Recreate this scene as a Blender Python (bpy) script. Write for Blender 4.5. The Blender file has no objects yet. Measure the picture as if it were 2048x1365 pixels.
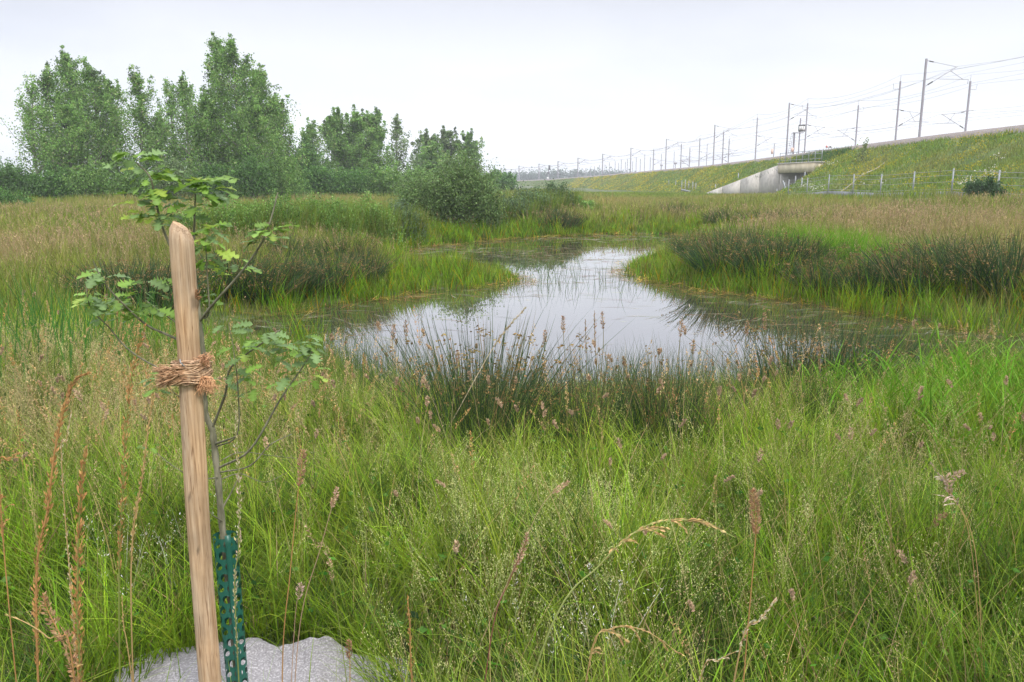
import bpy, math, random
import numpy as np
from mathutils import Vector, Matrix
R = np.random.default_rng(7); random.seed(7)
rad = math.radians
sc = bpy.context.scene; COL = sc.collection
# ---------------------------------------------------------------- camera, sky, sun, exposure
EYE = 1.65; PITCH = rad(11.24); F = 1660.0
cam = bpy.data.cameras.new('camera'); camo = bpy.data.objects.new('camera', cam); COL.objects.link(camo)
camo.location = (0, 0, EYE); camo.rotation_euler = (rad(90) - PITCH, 0, 0)
cam.sensor_width = 36; cam.lens = F / 2048 * 36; cam.clip_start = 0.05; cam.clip_end = 9000
sc.camera = camo
SUN_EL, SUN_AZ = 52.0, 150.0        # azimuth measured from +Y clockwise
w = bpy.data.worlds.new('World'); sc.world = w; w.use_nodes = True
nt = w.node_tree; N = nt.nodes; L = nt.links; N.clear()
out = N.new('ShaderNodeOutputWorld'); bg = N.new('ShaderNodeBackground'); L.new(bg.outputs[0], out.inputs[0])
sky = N.new('ShaderNodeTexSky'); sky.sky_type = 'NISHITA'; sky.sun_disc = False
sky.sun_elevation = rad(SUN_EL); sky.sun_rotation = rad(SUN_AZ)
tc = N.new('ShaderNodeTexCoord'); sep = N.new('ShaderNodeSeparateXYZ'); L.new(tc.outputs['Generated'], sep.inputs[0])
mp = N.new('ShaderNodeMapping'); mp.inputs['Scale'].default_value = (1.0, 1.0, 3.0); L.new(tc.outputs['Generated'], mp.inputs[0])
nz = N.new('ShaderNodeTexNoise'); nz.inputs['Scale'].default_value = 1.7; nz.inputs['Detail'].default_value = 5; nz.inputs['Roughness'].default_value = .45
L.new(mp.outputs[0], nz.inputs[0])
# overcast deck: bright white, a little blue-grey in the thicker parts
cr = N.new('ShaderNodeValToRGB'); e = cr.color_ramp.elements
e[0].position = .40; e[0].color = (8.3, 8.65, 9.8, 1); e[1].position = .62; e[1].color = (11.1, 11.3, 12.0, 1)
L.new(nz.outputs[0], cr.inputs[0])
# whiter towards the horizon, brightest overhead as an overcast sky is
zr = N.new('ShaderNodeValToRGB'); z_ = zr.color_ramp.elements
z_[0].position = 0.0; z_[0].color = (1.22, 1.20, 1.13, 1); z_[1].position = 1.0; z_[1].color = (2.3, 2.25, 2.2, 1)
a = z_.new(.08); a.color = (.78, .78, .77, 1); a = z_.new(.19); a.color = (.565, .565, .58, 1); a = z_.new(.36); a.color = (.86, .86, .87, 1); a = z_.new(.6); a.color = (1.55, 1.55, 1.55, 1)
L.new(sep.outputs[2], zr.inputs[0])
mul = N.new('ShaderNodeMixRGB'); mul.blend_type = 'MULTIPLY'; mul.inputs[0].default_value = 1
L.new(cr.outputs[0], mul.inputs[1]); L.new(zr.outputs[0], mul.inputs[2])
mx = N.new('ShaderNodeMixRGB'); mx.inputs[0].default_value = .90
L.new(sky.outputs[0], mx.inputs[1]); L.new(mul.outputs[0], mx.inputs[2]); L.new(mx.outputs[0], bg.inputs[0])
bg.inputs[1].default_value = 0.095
sl = bpy.data.lights.new('sun', 'SUN'); sl.energy = 2.3; sl.angle = rad(10); sl.color = (1, .96, .9)
so = bpy.data.objects.new('sun', sl); COL.objects.link(so)
so.rotation_euler = Vector((math.sin(rad(SUN_AZ)) * math.cos(rad(SUN_EL)), math.cos(rad(SUN_AZ)) * math.cos(rad(SUN_EL)), math.sin(rad(SUN_EL)))).to_track_quat('Z', 'Y').to_euler()
sc.view_settings.view_transform = 'Standard'; sc.view_settings.look = 'None'; sc.view_settings.exposure = 0.55; sc.view_settings.gamma = 1
cy = sc.cycles; cy.use_denoising = True; cy.max_bounces = 7; cy.transparent_max_bounces = 6; cy.diffuse_bounces = 3; cy.transmission_bounces = 3; cy.volume_bounces = 0; cy.caustics_reflective = False; cy.caustics_refractive = False

# ---------------------------------------------------------------- helpers
def ray(px, py):
    x = (px - 1024) / F; u = (682.5 - py) / F; c, s = math.cos(PITCH), math.sin(PITCH)
    return np.array([x, c + u * s, -s + u * c])
def atY(px, py, Y):
    d = ray(px, py); return np.array([0, 0, EYE]) + d * (Y / d[1])
def atZ(px, py, z):
    d = ray(px, py); return np.array([0, 0, EYE]) + d * ((z - EYE) / d[2])
def sm(t): t = np.clip(t, 0, 1); return t * t * (3 - 2 * t)
class Wave:
    def __init__(s, scale, n=14, seed=0):
        r = np.random.default_rng(seed); a = r.uniform(0, 6.283, n); k = 6.283 / scale * r.uniform(.5, 1.6, n)
        s.kx, s.ky, s.p = np.cos(a) * k, np.sin(a) * k, r.uniform(0, 6.283, n)
    def __call__(s, x, y):
        v = np.zeros_like(np.asarray(x, float) + 0.0)
        for i in range(len(s.kx)): v = v + np.sin(s.kx[i] * x + s.ky[i] * y + s.p[i])
        return v / math.sqrt(len(s.kx)) * 1.0
n1, n2, n4, n10, n30 = Wave(.5, seed=1), Wave(1.5, seed=2), Wave(4, seed=3), Wave(11, seed=4), Wave(30, seed=5)

WZ = -0.8
POND = [(470,648),(560,628),(640,612),(740,598),(850,584),(960,572),(1012,566),(1005,553),(940,549),(870,547),(800,530),(770,512),(820,497),(900,488),(1000,479),(1100,473),(1200,469),(1345,468),(1400,474),
        (1450,486),(1410,497),(1350,512),(1285,530),(1275,549),(1330,565),(1420,580),(1500,590),(1650,610),(1750,630),(1900,655),(2048,672),(2350,690),
        (2350,780),(2048,785),(1900,785),(1720,782),(1560,790),(1400,805),(1200,822),(1000,830),(850,812),(720,765),(640,700),(520,668)]
PW = np.array([atZ(a, b, WZ)[:2] for a, b in POND])
def sdf(x, y):
    x = np.asarray(x, float).ravel(); y = np.asarray(y, float).ravel(); d = np.full(x.shape, 1e9); ins = np.zeros(x.shape, bool)
    for i in range(len(PW)):
        (ax, ay), (bx, by) = PW[i], PW[(i + 1) % len(PW)]
        ex, ey = bx - ax, by - ay
        t = np.clip(((x - ax) * ex + (y - ay) * ey) / (ex * ex + ey * ey), 0, 1)
        d = np.minimum(d, np.hypot(x - ax - t * ex, y - ay - t * ey))
        c = ((ay > y) != (by > y)) & (x < ex * (y - ay) / (ey if abs(ey) > 1e-9 else 1e-9) + ax); ins ^= c
    return np.where(ins, -d, d)
CP = np.array([  # x, y, z of the open ground
 (0,0,0),(0,4,-.06),(-6,5,0),(6,5,-.05),(12,8,-.1),(-12,10,-.1),(0,8,-.45),(-7,12,-.4),(-14,22,-.35),(-22,38,-.35),(-12,34,-.35),(-30,60,-.3),(-45,75,-.1),(-10,70,-.5),(4,48,-.5),
 (8,20,-.35),(14,18,-.2),(18,28,-.1),(27,35,.35),(27,52,.3),(27,67,.0),(20,50,-.2),(12,38,-.4),(30,90,-.5),(32,110,-.95),(10,110,-.9),(-10,120,-.9),(40,150,-1.3),(0,200,-1.6),(-80,120,-.5),(30,250,-2.2),(0,400,-3.2),(60,400,-3),(-200,300,-2),(200,300,-2),(0,900,-3.5),(90,60,.3)], float)
def hfield(x, y):
    num = np.zeros(x.shape); den = np.zeros(x.shape)
    for cx, cy_, cz in CP:
        s = 2.5 + .16 * math.hypot(cx, cy_)
        wt = 1 / (1e-3 + ((x - cx) ** 2 + (y - cy_) ** 2) / (s * s)) ** 1.6; num += wt * cz; den += wt
    return num / den
def H(x, y, sd=None):
    x = np.asarray(x, float); y = np.asarray(y, float); shp = x.shape; x = x.ravel(); y = y.ravel()
    d = sdf(x, y) if sd is None else sd
    h = hfield(x, y) + .04 * n2(x, y) + .03 * n4(x, y)
    near = np.exp(-np.maximum(d, 0) / 6); h = np.maximum(h, np.where(y < 60, -.55, -9))
    zo = WZ + (h - WZ) * sm(d / 3.2) ** .8; zi = WZ - .5 * np.clip(-d / 1.5, 0, 1)
    z = np.where(d > 0, np.where(d > 3.2, h, zo), zi)
    return z.reshape(shp)
def H1(x, y): return float(H(np.array([x]), np.array([y]))[0])
def atG(px, py, dz=0):
    z = -.3
    for _ in range(12):
        p = atZ(px, py, z + dz); z = .5 * z + .5 * H1(p[0], p[1])
    return np.array([p[0], p[1], z])

class MB:
    def __init__(s): s.V, s.Q, s.T, s.C, s.n = [], [], [], [], 0
    def add(s, V, Fc, C):
        V = np.asarray(V, float).reshape(-1, 3); Fc = np.asarray(Fc, int)
        C = np.asarray(C, float)
        if C.ndim == 1: C = np.tile(C, (len(V), 1))
        (s.Q if Fc.shape[1] == 4 else s.T).append(Fc + s.n); s.V.append(V); s.C.append(C); s.n += len(V)
    def box(s, c, sz, col=(.5, .5, .5), rot=None):
        v = np.array([(a, b, d) for a in (-.5, .5) for b in (-.5, .5) for d in (-.5, .5)]) * np.array(sz)
        if rot is not None: v = v @ np.array(rot).T
        s.add(v + np.array(c), [(0,1,3,2),(4,6,7,5),(0,4,5,1),(2,3,7,6),(0,2,6,4),(1,5,7,3)], col)
    def hexa(s, P, col=(.5,.5,.5)):  # 4 bottom points, 4 top points, same order
        s.add(P, [(3,2,1,0),(4,5,6,7),(0,1,5,4),(1,2,6,5),(2,3,7,6),(3,0,4,7)], col)
    def tube(s, P, r, col=(.5, .5, .5), k=6, cap=True):
        P = np.asarray(P, float); n = len(P); r = np.broadcast_to(np.asarray(r, float), (n,))
        T = np.gradient(P, axis=0); T /= np.linalg.norm(T, axis=1)[:, None] + 1e-12
        a = np.cross(T, (0, 1, 0.13)); a /= np.linalg.norm(a, axis=1)[:, None] + 1e-9; b = np.cross(T, a)
        th = np.arange(k) / k * 2 * math.pi
        V = P[:, None] + r[:, None, None] * (a[:, None] * np.cos(th)[None, :, None] + b[:, None] * np.sin(th)[None, :, None])
        i = np.arange(n - 1)[:, None] * k; j = np.arange(k)[None]; jn = (j + 1) % k
        Fq = np.stack([i + j, i + jn, i + k + jn, i + k + j], -1).reshape(-1, 4)
        C = np.asarray(col, float)
        if C.ndim == 2: C = np.repeat(C, k, 0)
        s.add(V.reshape(-1, 3), Fq, C)
        if cap:
            for e_, fl in ((0, 1), (n - 1, 0)):
                c = s.n; ring = V[e_]; col0 = C[0] if C.ndim == 2 else C
                idx = np.array([(k, (m + 1) % k, m) if fl else (k, m, (m + 1) % k) for m in range(k)])
                s.add(np.vstack([ring, P[e_][None]]), idx, col0)
    def bar(s, a, b, r, col=(.5, .5, .5), k=6): s.tube([a, b], r, col, k)
    def build(s, name, mat, parent=None, smooth=False):
        V = np.concatenate(s.V).astype(np.float32); C = np.concatenate(s.C).astype(np.float32)
        q = np.concatenate(s.Q) if s.Q else np.zeros((0, 4), int); t = np.concatenate(s.T) if s.T else np.zeros((0, 3), int)
        me = bpy.data.meshes.new(name); me.vertices.add(len(V)); me.vertices.foreach_set('co', V.ravel())
        loops = np.concatenate([q.ravel(), t.ravel()]).astype(np.int32); nq, ntr = len(q), len(t)
        me.loops.add(len(loops)); me.loops.foreach_set('vertex_index', loops)
        me.polygons.add(nq + ntr)
        me.polygons.foreach_set('loop_start', np.concatenate([np.arange(nq) * 4, nq * 4 + np.arange(ntr) * 3]).astype(np.int32))
        me.polygons.foreach_set('loop_total', np.concatenate([np.full(nq, 4), np.full(ntr, 3)]).astype(np.int32))
        if smooth: me.polygons.foreach_set('use_smooth', np.ones(nq + ntr, bool))
        me.update(calc_edges=True)
        at = me.color_attributes.new('Col', 'FLOAT_COLOR', 'POINT')
        at.data.foreach_set('color', np.hstack([C[:, :3], np.ones((len(C), 1), np.float32)]).ravel())
        me.materials.append(mat)
        o = bpy.data.objects.new(name, me); COL.objects.link(o)
        if parent is not None: o.parent = parent
        return o
def tag(o, label=None, cat=None, group=None, kind=None):
    if label: o['label'] = label
    if cat: o['category'] = cat
    if group: o['group'] = group
    if kind: o['kind'] = kind
    return o
def thing(name, label, cat, loc=(0, 0, 0), group=None):
    o = bpy.data.objects.new(name, None); COL.objects.link(o); o.location = tuple(float(v) for v in loc); o.empty_display_size = .2
    return tag(o, label, cat, group)
def dup(root, loc, rz=0, scale=(1, 1, 1), label=None):
    r = root.copy(); COL.objects.link(r); r.location = tuple(float(v) for v in loc); r.rotation_euler = (0, 0, rz); r.scale = scale
    if label: r['label'] = label
    for ch in list(root.children):
        c = ch.copy(); COL.objects.link(c); c.parent = r
        for g in list(ch.children):
            d = g.copy(); COL.objects.link(d); d.parent = c
    return r

# ---------------------------------------------------------------- materials
def newmat(name):
    m = bpy.data.materials.new(name); m.use_nodes = True; return m, m.node_tree.nodes, m.node_tree.links
def leafmat(name, transl=.35, rough=.55, spec=.35, sat=1.0):
    m, N, L = newmat(name); p = N['Principled BSDF']; p.inputs['Roughness'].default_value = rough; p.inputs['Specular IOR Level'].default_value = spec
    at = N.new('ShaderNodeAttribute'); at.attribute_name = 'Col'
    tcn = N.new('ShaderNodeTexCoord'); nz = N.new('ShaderNodeTexNoise'); nz.inputs['Scale'].default_value = 3.0; nz.inputs['Detail'].default_value = 3
    L.new(tcn.outputs['Object'], nz.inputs[0])
    hs = N.new('ShaderNodeHueSaturation'); hs.inputs['Saturation'].default_value = sat; L.new(at.outputs[0], hs.inputs['Color'])
    mr = N.new('ShaderNodeMapRange'); mr.inputs[1].default_value = .3; mr.inputs[2].default_value = .7; mr.inputs[3].default_value = .68; mr.inputs[4].default_value = 1.10
    L.new(nz.outputs[0], mr.inputs[0]); L.new(mr.outputs[0], hs.inputs['Value'])
    L.new(hs.outputs[0], p.inputs['Base Color'])
    tr = N.new('ShaderNodeBsdfTranslucent'); L.new(hs.outputs[0], tr.inputs[0])
    ms = N.new('ShaderNodeMixShader'); ms.inputs[0].default_value = transl
    L.new(p.outputs[0], ms.inputs[1]); L.new(tr.outputs[0], ms.inputs[2]); L.new(ms.outputs[0], N['Material Output'].inputs[0])
    return m
def solid(name, c1, c2, scale=6, rough=.8, bump=.3, metal=0, detail=6, stretch=(1, 1, 1), c3=None, attr=False, spec=.4, bdist=.02):
    m, N, L = newmat(name); p = N['Principled BSDF']; p.inputs['Roughness'].default_value = rough; p.inputs['Metallic'].default_value = metal; p.inputs['Specular IOR Level'].default_value = spec
    tcn = N.new('ShaderNodeTexCoord'); mp = N.new('ShaderNodeMapping'); mp.inputs['Scale'].default_value = stretch; L.new(tcn.outputs['Object'], mp.inputs[0])
    nz = N.new('ShaderNodeTexNoise'); nz.inputs['Scale'].default_value = scale; nz.inputs['Detail'].default_value = detail; L.new(mp.outputs[0], nz.inputs[0])
    cr = N.new('ShaderNodeValToRGB'); e = cr.color_ramp.elements; e[0].position = .33; e[0].color = (*c1, 1); e[1].position = .67; e[1].color = (*c2, 1)
    if c3: a = e.new(.5); a.color = (*c3, 1)
    L.new(nz.outputs[0], cr.inputs[0]); src = cr.outputs[0]
    if attr:
        at = N.new('ShaderNodeAttribute'); at.attribute_name = 'Col'; mm = N.new('ShaderNodeMixRGB'); mm.blend_type = 'MULTIPLY'; mm.inputs[0].default_value = 1
        L.new(src, mm.inputs[1]); L.new(at.outputs[0], mm.inputs[2]); src = mm.outputs[0]
    L.new(src, p.inputs['Base Color'])
    if bump:
        b = N.new('ShaderNodeBump'); b.inputs['Strength'].default_value = bump; b.inputs['Distance'].default_value = bdist; L.new(nz.outputs[0], b.inputs['Height']); L.new(b.outputs[0], p.inputs['Normal'])
    return m
M = {}
M['veg'] = leafmat('grass_blades', .34, .7, .16, sat=1.12)
M['leaf'] = leafmat('tree_leaves', .36, .6, .2, sat=1.08)
M['oak'] = leafmat('oak_leaves', .40, .5, .3)
M['dry'] = leafmat('dry_stalks', .25, .8, .15)
M['soil'] = solid('soil_and_thatch', (.035, .05, .015), (.11, .11, .045), 5, .95, .6, c3=(.06, .085, .022))
M['bark'] = solid('grey_green_bark', (.10, .095, .06), (.26, .24, .17), 60, .9, .6, stretch=(1, 1, .3), bdist=.003, c3=(.16, .155, .10))
M['trunk'] = solid('tree_bark', (.12, .11, .09), (.30, .28, .23), 6, .9, .5, stretch=(1, 1, .25))
M['concrete'] = solid('weathered_concrete', (.34, .315, .285), (.43, .405, .37), 2.2, .9, .2, c3=(.50, .47, .42), stretch=(1, 1, .45))
M['concrete_tan'] = solid('tan_concrete', (.50, .43, .30), (.66, .58, .43), 1.1, .9, .2)
M['steel'] = solid('galvanised_steel', (.20, .215, .22), (.31, .325, .33), 3, .5, .1, metal=.35)
M['mast'] = solid('grey_mast_paint', (.25, .235, .26), (.33, .315, .34), 1.5, .6, .05, metal=.1)
M['wire'] = solid('dull_wire', (.28, .27, .30), (.34, .33, .36), 1, .7, 0)
M['ballast'] = solid('track_ballast', (.10, .085, .075), (.30, .26, .23), 9, .95, .8, c3=(.18, .155, .14))
M['fleece'] = solid('grey_fleece', (.17, .16, .162), (.35, .335, .34), 150, .95, .7, detail=9, c3=(.215, .205, .21), bdist=.004)
M['jute'] = solid('jute_fibre', (.28, .17, .10), (.58, .42, .28), 90, .95, .4, attr=True, bdist=.002)
M['dark'] = solid('dark_plastic', (.02, .02, .02), (.05, .05, .05), 4, .6, .05)
M['red'] = solid('red_sign_paint', (.5, .12, .1), (.6, .18, .15), 4, .6, 0)
M['white'] = solid('white_sign_paint', (.75, .75, .73), (.82, .82, .8), 4, .6, 0)
M['orange'] = solid('faded_orange_panel', (.62, .42, .34), (.70, .50, .42), 4, .6, 0)
# guard plastic
M['guard'] = solid('green_plastic', (.012, .085, .060), (.020, .115, .082), 12, .38, .08, spec=.5)
# stake wood: grain stretched along the length, knots, orange streaks
def wood():
    m, N, L = newmat('peeled_stake_wood'); p = N['Principled BSDF']; p.inputs['Roughness'].default_value = .8; p.inputs['Specular IOR Level'].default_value = .25
    tcn = N.new('ShaderNodeTexCoord'); mp = N.new('ShaderNodeMapping'); mp.inputs['Scale'].default_value = (1, 1, .045); L.new(tcn.outputs['Object'], mp.inputs[0])
    nz = N.new('ShaderNodeTexNoise'); nz.inputs['Scale'].default_value = 130; nz.inputs['Detail'].default_value = 8; nz.inputs['Roughness'].default_value = .65; L.new(mp.outputs[0], nz.inputs[0])
    cr = N.new('ShaderNodeValToRGB'); e = cr.color_ramp.elements; e[0].position = .3; e[0].color = (.27, .175, .10, 1); e[1].position = .72; e[1].color = (.60, .465, .33, 1); a = e.new(.5); a.color = (.46, .335, .22, 1)
    L.new(nz.outputs[0], cr.inputs[0])
    mp2 = N.new('ShaderNodeMapping'); mp2.inputs['Scale'].default_value = (1, 1, .12); L.new(tcn.outputs['Object'], mp2.inputs[0])
    n2_ = N.new('ShaderNodeTexNoise'); n2_.inputs['Scale'].default_value = 22; n2_.inputs['Detail'].default_value = 5; L.new(mp2.outputs[0], n2_.inputs[0])
    c2 = N.new('ShaderNodeValToRGB'); e = c2.color_ramp.elements; e[0].position = .35; e[0].color = (.92, .94, .98, 1); e[1].position = .68; e[1].color = (1.0, .86, .70, 1)
    L.new(n2_.outputs[0], c2.inputs[0]); mm = N.new('ShaderNodeMixRGB'); mm.blend_type = 'MULTIPLY'; mm.inputs[0].default_value = .9
    mp3 = N.new('ShaderNodeMapping'); mp3.inputs['Scale'].default_value = (1, 1, .03); mp3.inputs['Location'].default_value = (3, 1, 0); L.new(tcn.outputs['Object'], mp3.inputs[0])
    n3 = N.new('ShaderNodeTexNoise'); n3.inputs['Scale'].default_value = 55; n3.inputs['Detail'].default_value = 4; L.new(mp3.outputs[0], n3.inputs[0])
    c3 = N.new('ShaderNodeValToRGB'); e = c3.color_ramp.elements; e[0].position = .485; e[0].color = (1, 1, 1, 1); e[1].position = .515; e[1].color = (1, 1, 1, 1); a = e.new(.5); a.color = (.50, .42, .36, 1); L.new(n3.outputs[0], c3.inputs[0])
    n4_ = N.new('ShaderNodeTexNoise'); n4_.inputs['Scale'].default_value = 9; n4_.inputs['Detail'].default_value = 6; L.new(tcn.outputs['Object'], n4_.inputs[0])
    c4 = N.new('ShaderNodeValToRGB'); e = c4.color_ramp.elements; e[0].position = .35; e[0].color = (.80, .80, .79, 1); e[1].position = .62; e[1].color = (1.06, 1.04, 1.0, 1); L.new(n4_.outputs[0], c4.inputs[0])
    mm2 = N.new('ShaderNodeMixRGB'); mm2.blend_type = 'MULTIPLY'; mm2.inputs[0].default_value = 1; L.new(c3.outputs[0], mm2.inputs[1]); L.new(c4.outputs[0], mm2.inputs[2])
    mm3 = N.new('ShaderNodeMixRGB'); mm3.blend_type = 'MULTIPLY'; mm3.inputs[0].default_value = 1; L.new(cr.outputs[0], mm3.inputs[1]); L.new(mm2.outputs[0], mm3.inputs[2])
    L.new(mm3.outputs[0], mm.inputs[1]); L.new(c2.outputs[0], mm.inputs[2])
    at = N.new('ShaderNodeAttribute'); at.attribute_name = 'Col'; m3 = N.new('ShaderNodeMixRGB'); m3.blend_type = 'MULTIPLY'; m3.inputs[0].default_value = 1
    L.new(mm.outputs[0], m3.inputs[1]); L.new(at.outputs[0], m3.inputs[2]); L.new(m3.outputs[0], p.inputs['Base Color'])
    b = N.new('ShaderNodeBump'); b.inputs['Strength'].default_value = .55; b.inputs['Distance'].default_value = .002; L.new(nz.outputs[0], b.inputs['Height']); L.new(b.outputs[0], p.inputs['Normal'])
    return m
M['wood'] = wood()
def watermat():
    m, N, L = newmat('pond_water'); p = N['Principled BSDF']; p.inputs['Base Color'].default_value = (.055, .048, .032, 1); p.inputs['Roughness'].default_value = .012; p.inputs['IOR'].default_value = 1.72
    tcn = N.new('ShaderNodeTexCoord'); mp = N.new('ShaderNodeMapping'); mp.inputs['Scale'].default_value = (1, .6, 1); L.new(tcn.outputs['Object'], mp.inputs[0])
    nz = N.new('ShaderNodeTexNoise'); nz.inputs['Scale'].default_value = 2.2; nz.inputs['Detail'].default_value = 3; L.new(mp.outputs[0], nz.inputs[0])
    b = N.new('ShaderNodeBump'); b.inputs['Strength'].default_value = .05; b.inputs['Distance'].default_value = .02; L.new(nz.outputs[0], b.inputs['Height']); L.new(b.outputs[0], p.inputs['Normal'])
    gl_ = N.new('ShaderNodeBsdfGlossy'); gl_.inputs['Roughness'].default_value = .012; gl_.inputs[0].default_value = (.96, .97, 1, 1); L.new(b.outputs[0], gl_.inputs['Normal'])
    ms = N.new('ShaderNodeMixShader'); ms.inputs[0].default_value = .42; L.new(p.outputs[0], ms.inputs[1]); L.new(gl_.outputs[0], ms.inputs[2]); L.new(ms.outputs[0], N['Material Output'].inputs[0])
    return m
M['water'] = watermat()

# ---------------------------------------------------------------- ground, water
def axis(lo, hi, d0, g):
    v = [0.0]; d = d0
    while v[-1] < hi: v.append(v[-1] + d); d *= g
    u = [0.0]; d = d0
    while u[-1] > lo: u.append(u[-1] - d); d *= g
    return np.array(sorted(set(u[1:] + v)))
gx = axis(-1500, 1500, .22, 1.022); gy = axis(-60, 2200, .22, 1.018)
X, Y = np.meshgrid(gx, gy); Z = H(X, Y)
Z = np.where(Y > 1200, -3.5, Z)
nx, ny = len(gx), len(gy); i = (np.arange(ny - 1)[:, None] * nx + np.arange(nx - 1)[None]).ravel()
g = MB(); g.add(np.stack([X, Y, Z], -1).reshape(-1, 3), np.stack([i, i + 1, i + nx + 1, i + nx], -1), (.5, .5, .5))
tag(g.build('ground', M['soil'], smooth=True), kind='structure')
bx0, by0 = PW.min(0) - 1; bx1, by1 = PW.max(0) + 1
wx = np.arange(bx0, bx1, .4); wy = np.arange(by0, by1, .4)
X, Y = np.meshgrid(wx, wy); ok = (sdf(X, Y) < .7).reshape(X.shape)
nx = len(wx); ci, cj = np.nonzero(ok[:-1, :-1] | ok[1:, 1:]); i = ci * nx + cj
used = np.unique(np.concatenate([i, i + 1, i + nx, i + nx + 1])); rm = np.full(X.size, -1); rm[used] = np.arange(len(used))
g = MB(); g.add(np.stack([X.ravel(), Y.ravel(), np.full(X.size, WZ)], -1)[used], rm[np.stack([i, i + 1, i + nx + 1, i + nx], -1)], (.5, .5, .5))
tag(g.build('pond_water', M['water']), kind='structure')

# ---------------------------------------------------------------- grass makers (numpy ribbons)
def jit(C, s=.18, hue=.06):
    n = len(C); v = 1 + R.normal(0, s, (n, 1)); h = 1 + R.normal(0, hue, (n, 3)); return np.clip(C * v * h, .004, .8)
def blades(mb, P, Ln, W, C, C2=None, az=None, lean=.15, curve=.7, seg=4, prof=.75):
    n = len(P)
    if n == 0: return None
    az = R.uniform(0, 6.283, n) if az is None else az
    Ln = np.broadcast_to(Ln, (n,)).astype(float); W = np.broadcast_to(W, (n,)).astype(float)
    lean = np.abs(R.normal(0, 1, n)) * lean if np.isscalar(lean) else lean
    curve = R.uniform(.2, 1.3, n) * curve if np.isscalar(curve) else curve
    h = np.stack([np.cos(az), np.sin(az), np.zeros(n)], -1); ra = R.uniform(0, 6.283, n)
    sd = np.stack([np.cos(ra), np.sin(ra), np.zeros(n)], -1)
    pos = P.astype(float).copy(); rings = []; cols = []
    C2 = C if C2 is None else C2
    for k in range(seg + 1):
        t = k / seg; ww = W * (.5 * max(.06, (1 - t) ** prof) if k else .35)
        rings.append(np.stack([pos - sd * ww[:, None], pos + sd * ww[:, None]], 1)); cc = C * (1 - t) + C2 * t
        cols.append(np.stack([cc, cc], 1))
        if k < seg:
            th = lean + curve * (k + .5) / seg
            pos = pos + (Ln / seg)[:, None] * (np.sin(th)[:, None] * h + np.cos(th)[:, None] * np.array([0, 0, 1.]))
    V = np.concatenate(rings, 1); Cc = np.concatenate(cols, 1); m = 2 * (seg + 1)
    b = (np.arange(n) * m)[:, None, None]; k = (np.arange(seg) * 2)[None, :, None]
    Fq = (b + k + np.array([0, 1, 3, 2])[None, None]).reshape(-1, 4)
    mb.add(V.reshape(-1, 3), Fq, Cc.reshape(-1, 3)); return pos
def flecks(mb, P, D, Ls, Ws, C):
    """small diamond leaves/spikelets at P along unit D"""
    n = len(P); D = D / (np.linalg.norm(D, axis=1)[:, None] + 1e-9); r = R.normal(0, 1, (n, 3)); S = np.cross(D, r); S /= np.linalg.norm(S, axis=1)[:, None] + 1e-9
    Ls = np.broadcast_to(Ls, (n,))[:, None]; Ws = np.broadcast_to(Ws, (n,))[:, None]
    V = np.stack([P - D * Ls * .5, P + S * Ws * .5 - D * Ls * .05, P + D * Ls * .5, P - S * Ws * .5 - D * Ls * .05], 1)
    mb.add(V.reshape(-1, 3), np.arange(n * 4).reshape(n, 4), np.repeat(C, 4, 0))
def curvept(P, h, Ln, lean, curve, t, seg=8):
    """point(s) on the blades' centre line at fraction t"""
    pos = P.copy()
    for k in range(seg):
        f = np.clip(t * seg - k, 0, 1); th = lean + curve * (k + .5) / seg
        pos = pos + (Ln / seg * f)[:, None] * (np.sin(th)[:, None] * h + np.cos(th)[:, None] * np.array([0, 0, 1.]))
    return pos
def panicles(mb, P, Ln, Cst, Chd, nsp=45, frac=.35, spread=.05, size=.004, dense=False, lean=.12, curve=.5, stemw=.0018, az=None):
    n = len(P)
    if n == 0: return
    d = np.maximum(P[:, 1], 1.0); k = np.maximum(1, d / 3.2)
    az = R.uniform(0, 6.283, n) if az is None else az; ln = np.abs(R.normal(0, 1, n)) * lean; cv = R.uniform(.2, 1.2, n) * curve
    blades(mb, P, Ln, np.maximum(stemw, d / 2300), Cst, Chd, az, ln, cv, seg=5, prof=.25)
    h = np.stack([np.cos(az), np.sin(az), np.zeros(n)], -1)
    idx = np.repeat(np.arange(n), nsp); u = R.uniform(0, 1, len(idx)); t = 1 - frac * u
    c = curvept(P[idx], h[idx], Ln[idx], ln[idx], cv[idx], t)
    prof = np.sin(np.pi * np.clip(u * .92 + .04, 0, 1)) ** .8 if not dense else np.sin(np.pi * np.clip(u * .96 + .02, 0, 1)) ** .5
    rr = spread * (R.uniform(.1, 1, len(idx)) ** (.6 if not dense else .4)) * prof * np.broadcast_to(Ln, (n,))[idx] / np.mean(Ln)
    a = R.uniform(0, 6.283, len(idx)); off = np.stack([np.cos(a) * rr, np.sin(a) * rr, rr * R.normal(.25, .35, len(idx))], -1)
    D = off + np.array([0, 0, 1]) * (spread * .7) + R.normal(0, spread * .4, off.shape)
    s = size * k[idx] ** .75 * R.uniform(.7, 1.3, len(idx))
    flecks(mb, c + off, D, s * 1.9, s * (.75 if dense else .52), jit(Chd[idx], .22, .05))
def sample(n, y0, y1, side=.68, marg=1.8, power=1.0):
    """power 1: even over the ground; 0: density falls as 1/distance"""
    u = R.uniform(0, 1, n); e = power + 1
    y = (y0 ** e + u * (y1 ** e - y0 ** e)) ** (1 / e); x = R.uniform(-1, 1, n) * (side * y + marg); return x, y
col = lambda *c: np.array(c, float)
BRIGHT, MID, DARKG, YG = col(.23, .34, .05), col(.115, .19, .03), col(.035, .085, .018), col(.27, .33, .07)
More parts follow.
